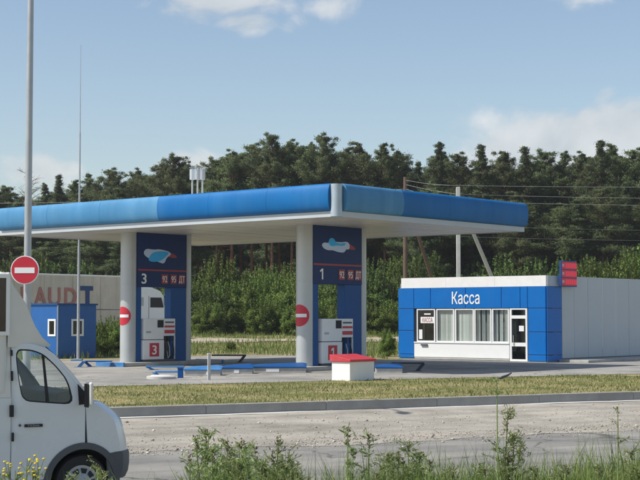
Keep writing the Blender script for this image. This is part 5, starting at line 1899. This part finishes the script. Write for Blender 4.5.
# ================================================================== GRASS
def blades(name, pts, hmin, hmax, width, m, label, bend=0.35, cat='grass'):
    """pts: (n,3) roots; each blade a bent two-segment strip"""
    n = len(pts)
    h = rng.uniform(hmin, hmax, (n, 1)) * rng.uniform(0.6, 1.0, (n, 1))
    a = rng.uniform(0, 2 * np.pi, n)
    side = np.stack([np.cos(a), np.sin(a), np.zeros(n)], 1)
    b = rng.uniform(0, 2 * np.pi, n)
    ln = np.stack([np.cos(b), np.sin(b), np.zeros(n)], 1) * rng.uniform(0, bend, (n, 1)) * h
    up = np.array([0, 0, 1.0])
    w = width * rng.uniform(0.6, 1.4, (n, 1))
    v0 = pts - side * w * .5; v1 = pts + side * w * .5
    mid = pts + up * h * 0.55 + ln * 0.35
    v2 = mid + side * w * .4; v3 = mid - side * w * .4
    v4 = pts + up * h * (1 - rng.uniform(0, .15, (n, 1))) + ln
    V = np.stack([v0, v1, v2, v3, v4], 1).reshape(-1, 3)
    i = np.arange(n)[:, None] * 5
    T = np.concatenate([i + np.array([0, 1, 2]), i + np.array([0, 2, 3]), i + np.array([3, 2, 4])], 0)
    me = np_mesh(name, V, T, m)
    return tag(link_mesh(name, me), label, cat, kind='stuff')


def scatter(n, s0, s1, d0, d1, keep=None):
    out = []
    while len(out) < n:
        s = random.uniform(s0, s1); d = random.uniform(d0, d1)
        x, y = road_xy(s, d)
        if abs(x) > y * 0.26 + 3: continue
        if keep and not keep(s, d, x, y): continue
        out.append((x, y, ground_z(x, y) - 0.01))
    return np.array(out)


def patchy(s, d, x, y):
    v = math.sin(x * 0.8 + 1.2) * math.sin(y * 0.9) + 0.6 * math.sin(x * 2.1 + y * 1.4) + 0.4 * math.sin(x * 4.7 - y * 3.3)
    return random.random() < 0.50 + 0.55 * v


def verge_edge(s, d, x, y):
    return patchy(s, d, x, y) and d < 39.55 + 0.4 * edge_noise(s)


blades('verge_grass', scatter(64000, -14, 32, 30.1, 40.1, verge_edge), 0.02, 0.085, 0.014, GRASS_DRY, 'short dry yellow grass on the verge above the kerb', 0.9)
blades('verge_weeds', scatter(15000, -14, 32, 30.1, 40.1, lambda s, d, x, y: not patchy(s, d, x, y) and d < 39.5 + 0.4 * edge_noise(s)), 0.03, 0.14, 0.016, GRASS_GRN, 'green tufts scattered in the dry verge grass', 0.7)


def meadow_ok(s, d, x, y):
    yc = 93.5 + 1.6 * math.sin(x * 0.11) - x * 0.05
    if abs(y - yc) < 2.6: return random.random() < 0.06
    if y < 77 and -12 < x < 3.2 and y < 76.5 - abs(x + 4.2) * 1.1: return False
    if x > 3.2 and y < 73 + (x - 3) * .6: return False
    return y > 66.5


blades('meadow_grass', scatter(60000, -10, 90, 55, 106, meadow_ok), 0.12, 0.50, 0.035, GRASS_GRN, 'rough meadow grass between the forecourt and the bushes', 0.6)

# near bank: tall roadside grass just before the camera
NEAR = []
while len(NEAR) < 24000:
    x = random.uniform(-4.2, 4.6); y = random.uniform(8.2, 14.6)
    d = x * RNRM.x + y * RNRM.y
    if d > 13.3: continue
    cl = math.sin(x * 3.1 + 0.5) * math.sin(y * 2.7) + 0.5 * math.sin(x * 7.3 + y * 5)
    px = 320 + x / y * F_PX
    p = 0.45 + 0.45 * cl
    if 150 < px < 185: p *= 0.35
    if px < 150: p *= 0.45
    if 300 < px < 335: p *= 0.6
    if px > 445: p *= 0.6
    if random.random() > p: continue
    NEAR.append((x, y, ground_z(x, y) - 0.02))
NEAR = np.array(NEAR)
pxs = 320 + NEAR[:, 0] / NEAR[:, 1] * F_PX
tall = rng.uniform(0, 1, len(NEAR))
hm = np.where(pxs < 150, 0.34, np.where(pxs < 335, 0.46, 0.52))
lo_set = NEAR[tall < 0.72]; hi_set = NEAR[(tall >= 0.72) & (pxs > 190)]
blades('roadside_grass', lo_set, 0.32, 0.62, 0.009, GRASS_GRN, 'tall green roadside grass on the near bank', 0.55)
blades('roadside_tall_grass', hi_set, 0.5, 0.84, 0.007, GRASS_GRN, 'taller seeding grass stalks on the near bank', 0.4)


# ---- individual roadside weeds
def weed(px, top, Y, kind, label, group=None, lean=None):
    p = at_depth(px, top, Y)
    gz_ = ground_z(p.x, Y)
    H = p.z - gz_
    root = empty('roadside_weed', (p.x, Y, gz_ - 0.02), 0, label, 'weed', group)
    st = MB()
    C, S = [], []
    heads = MB()
    nst = {'bushy': 5, 'spire': 1, 'flower': 4, 'thin': 1}[kind]
    for k in range(nst):
        a = random.uniform(0, 6.28)
        sp_ = random.uniform(0.02, 0.22) if nst > 1 else 0.04
        hh = H * (1.0 if k == 0 else random.uniform(0.55, 0.95))
        lx, ly = math.cos(a) * sp_ * hh, math.sin(a) * sp_ * hh
        if lean is not None and k == 0: lx, ly = lean * hh, 0.0
        if k == 0 and lean is None: lx *= 0.3; ly *= 0.3
        pts = [Vector((lx * (t - 1 if k == 0 else t) , ly * t, hh * t)) for t in (0, 0.3, 0.6, 0.85, 1.0)]
        st.path(pts, [0.008, 0.007, 0.005, 0.004, 0.002], 5)
        if kind == 'thin':
            nl = 7
        else:
            nl = int(26 * hh) if kind != 'flower' else int(10 * hh)
        for j in range(nl):
            t = random.uniform(0.25, 1.0)
            i = min(3, int(t * 4)); q = pts[i].lerp(pts[i + 1], t * 4 - i)
            aa = random.uniform(0, 6.28)
            ll = random.uniform(0.06, 0.17) * (1.25 - 0.8 * t) * (1.0 if kind == 'bushy' else 0.8)
            tip = q + Vector((math.cos(aa) * ll, math.sin(aa) * ll, ll * random.uniform(0.2, 0.9)))
            st.tube(q, tip, 0.003, 0.0015, 4, caps=False)
            nn = 9 if kind == 'bushy' else 6
            u = rng.uniform(0.2, 1.05, (nn, 1))
            cc_ = np.array(q) * (1 - u) + np.array(tip) * u + rng.normal(size=(nn, 3)) * 0.012
            C.append(cc_); S.append(np.tile(np.array(tip - q) / (ll + 1e-6), (nn, 1)))
        if kind == 'flower':
            for j in range(5):
                t = pts[-1] + Vector((random.uniform(-.07, .07), random.uniform(-.07, .07), random.uniform(-.06, .04)))
                st.tube(pts[-2], t, 0.003, 0.002, 4, caps=False)
                heads.lathe([(0.003, 0), (0.013, 0.006), (0.011, 0.013), (0.002, 0.014)], 8, t)
        if kind == 'spire' or (kind == 'bushy' and k < 2):
            for j in range(14):
                t = random.uniform(0.80, 1.0); q = pts[3].lerp(pts[4], (t - .8) * 5)
                heads.lathe([(0.002, 0), (0.007, 0.006), (0.005, 0.013)], 5, q + Vector((random.uniform(-.015, .015), random.uniform(-.015, .015), 0)))
    st.build('stem', WEED, root)
    if C:
        V, Fq = leaf_quads(np.concatenate(C), 0.046, 0.010, 0.1, np.concatenate(S))
        link_mesh('foliage', np_mesh('foliage', V, Fq, WEED), root)
    if heads.v:
        tag(heads.build('flower_heads' if kind == 'flower' else 'seed_spikes', FLOWER if kind == 'flower' else SEEDHEAD, root), kind='stuff')


g1 = 'leafy roadside weeds on the near bank'
l1 = 'bushy green weed with brown seed spikes on the near bank'
for px, ty in ((206, 425), (190, 452), (228, 434), (242, 436), (255, 445), (278, 438), (282, 452), (222, 455), (264, 460), (238, 458), (292, 462), (300, 472), (385, 462), (398, 448), (408, 440), (420, 450), (430, 458), (378, 470), (212, 446), (250, 466), (270, 468)):
    weed(px, ty, random.uniform(10.3, 11.6), 'bushy', l1, g1)
for px, ty in ((348, 425), (369, 431), (353, 446)):
    weed(px, ty, random.uniform(10.4, 11.4), 'spire', 'tall single stemmed weed with tiny leaves on the near bank', 'single stemmed weeds on the near bank')
weed(497, 376, 10.8, 'thin', 'very tall thin weed stem rising over the verge', None)
weed(508, 407, 11.0, 'bushy', 'green weed leaning beside the tallest thin stem', None, 0.06)
weed(618, 404, 10.9, 'thin', 'thin bare weed stem standing alone on the right of the bank', None)
for px, ty in ((452, 466), (480, 462), (535, 466), (566, 463), (600, 466), (632, 448)):
    weed(px, ty, random.uniform(10.3, 11.6), 'bushy', l1, g1)
for px, ty in ((27, 456), (9, 464), (38, 461), (32, 465), (23, 474), (15, 468)):
    weed(px, ty, random.uniform(11.2, 12.0), 'flower', 'yellow flowering weed in front of the van', 'yellow flowers in front of the van')
for px, ty in ((97, 461), (104, 470), (74, 474)):
    weed(px, ty, random.uniform(11.2, 12.0), 'bushy', 'green weed growing in front of the van wheel', 'weeds in front of the van wheel')


# ================================================================== AIR
hz = MB().box(-2600, 2600, -1500, 3200, -1.5, 24.0).build('haze', mat('haze_unused', (0.8, 0.8, 0.8)))
hm_ = bpy.data.materials.new('summer_haze'); hm_.use_nodes = True
hn = hm_.node_tree
hn.nodes.remove(hn.nodes['Principled BSDF'])
pv = hn.nodes.new('ShaderNodeVolumePrincipled')
pv.inputs['Color'].default_value = (0.93, 0.96, 1.0, 1)
pv.inputs['Density'].default_value = 0.00028
pv.inputs['Anisotropy'].default_value = 0.2
hn.links.new(pv.outputs[0], hn.nodes['Material Output'].inputs['Volume'])
hz.data.materials.clear(); hz.data.materials.append(hm_)
tag(hz, 'thin summer haze in the air over the whole place', 'haze', kind='stuff')
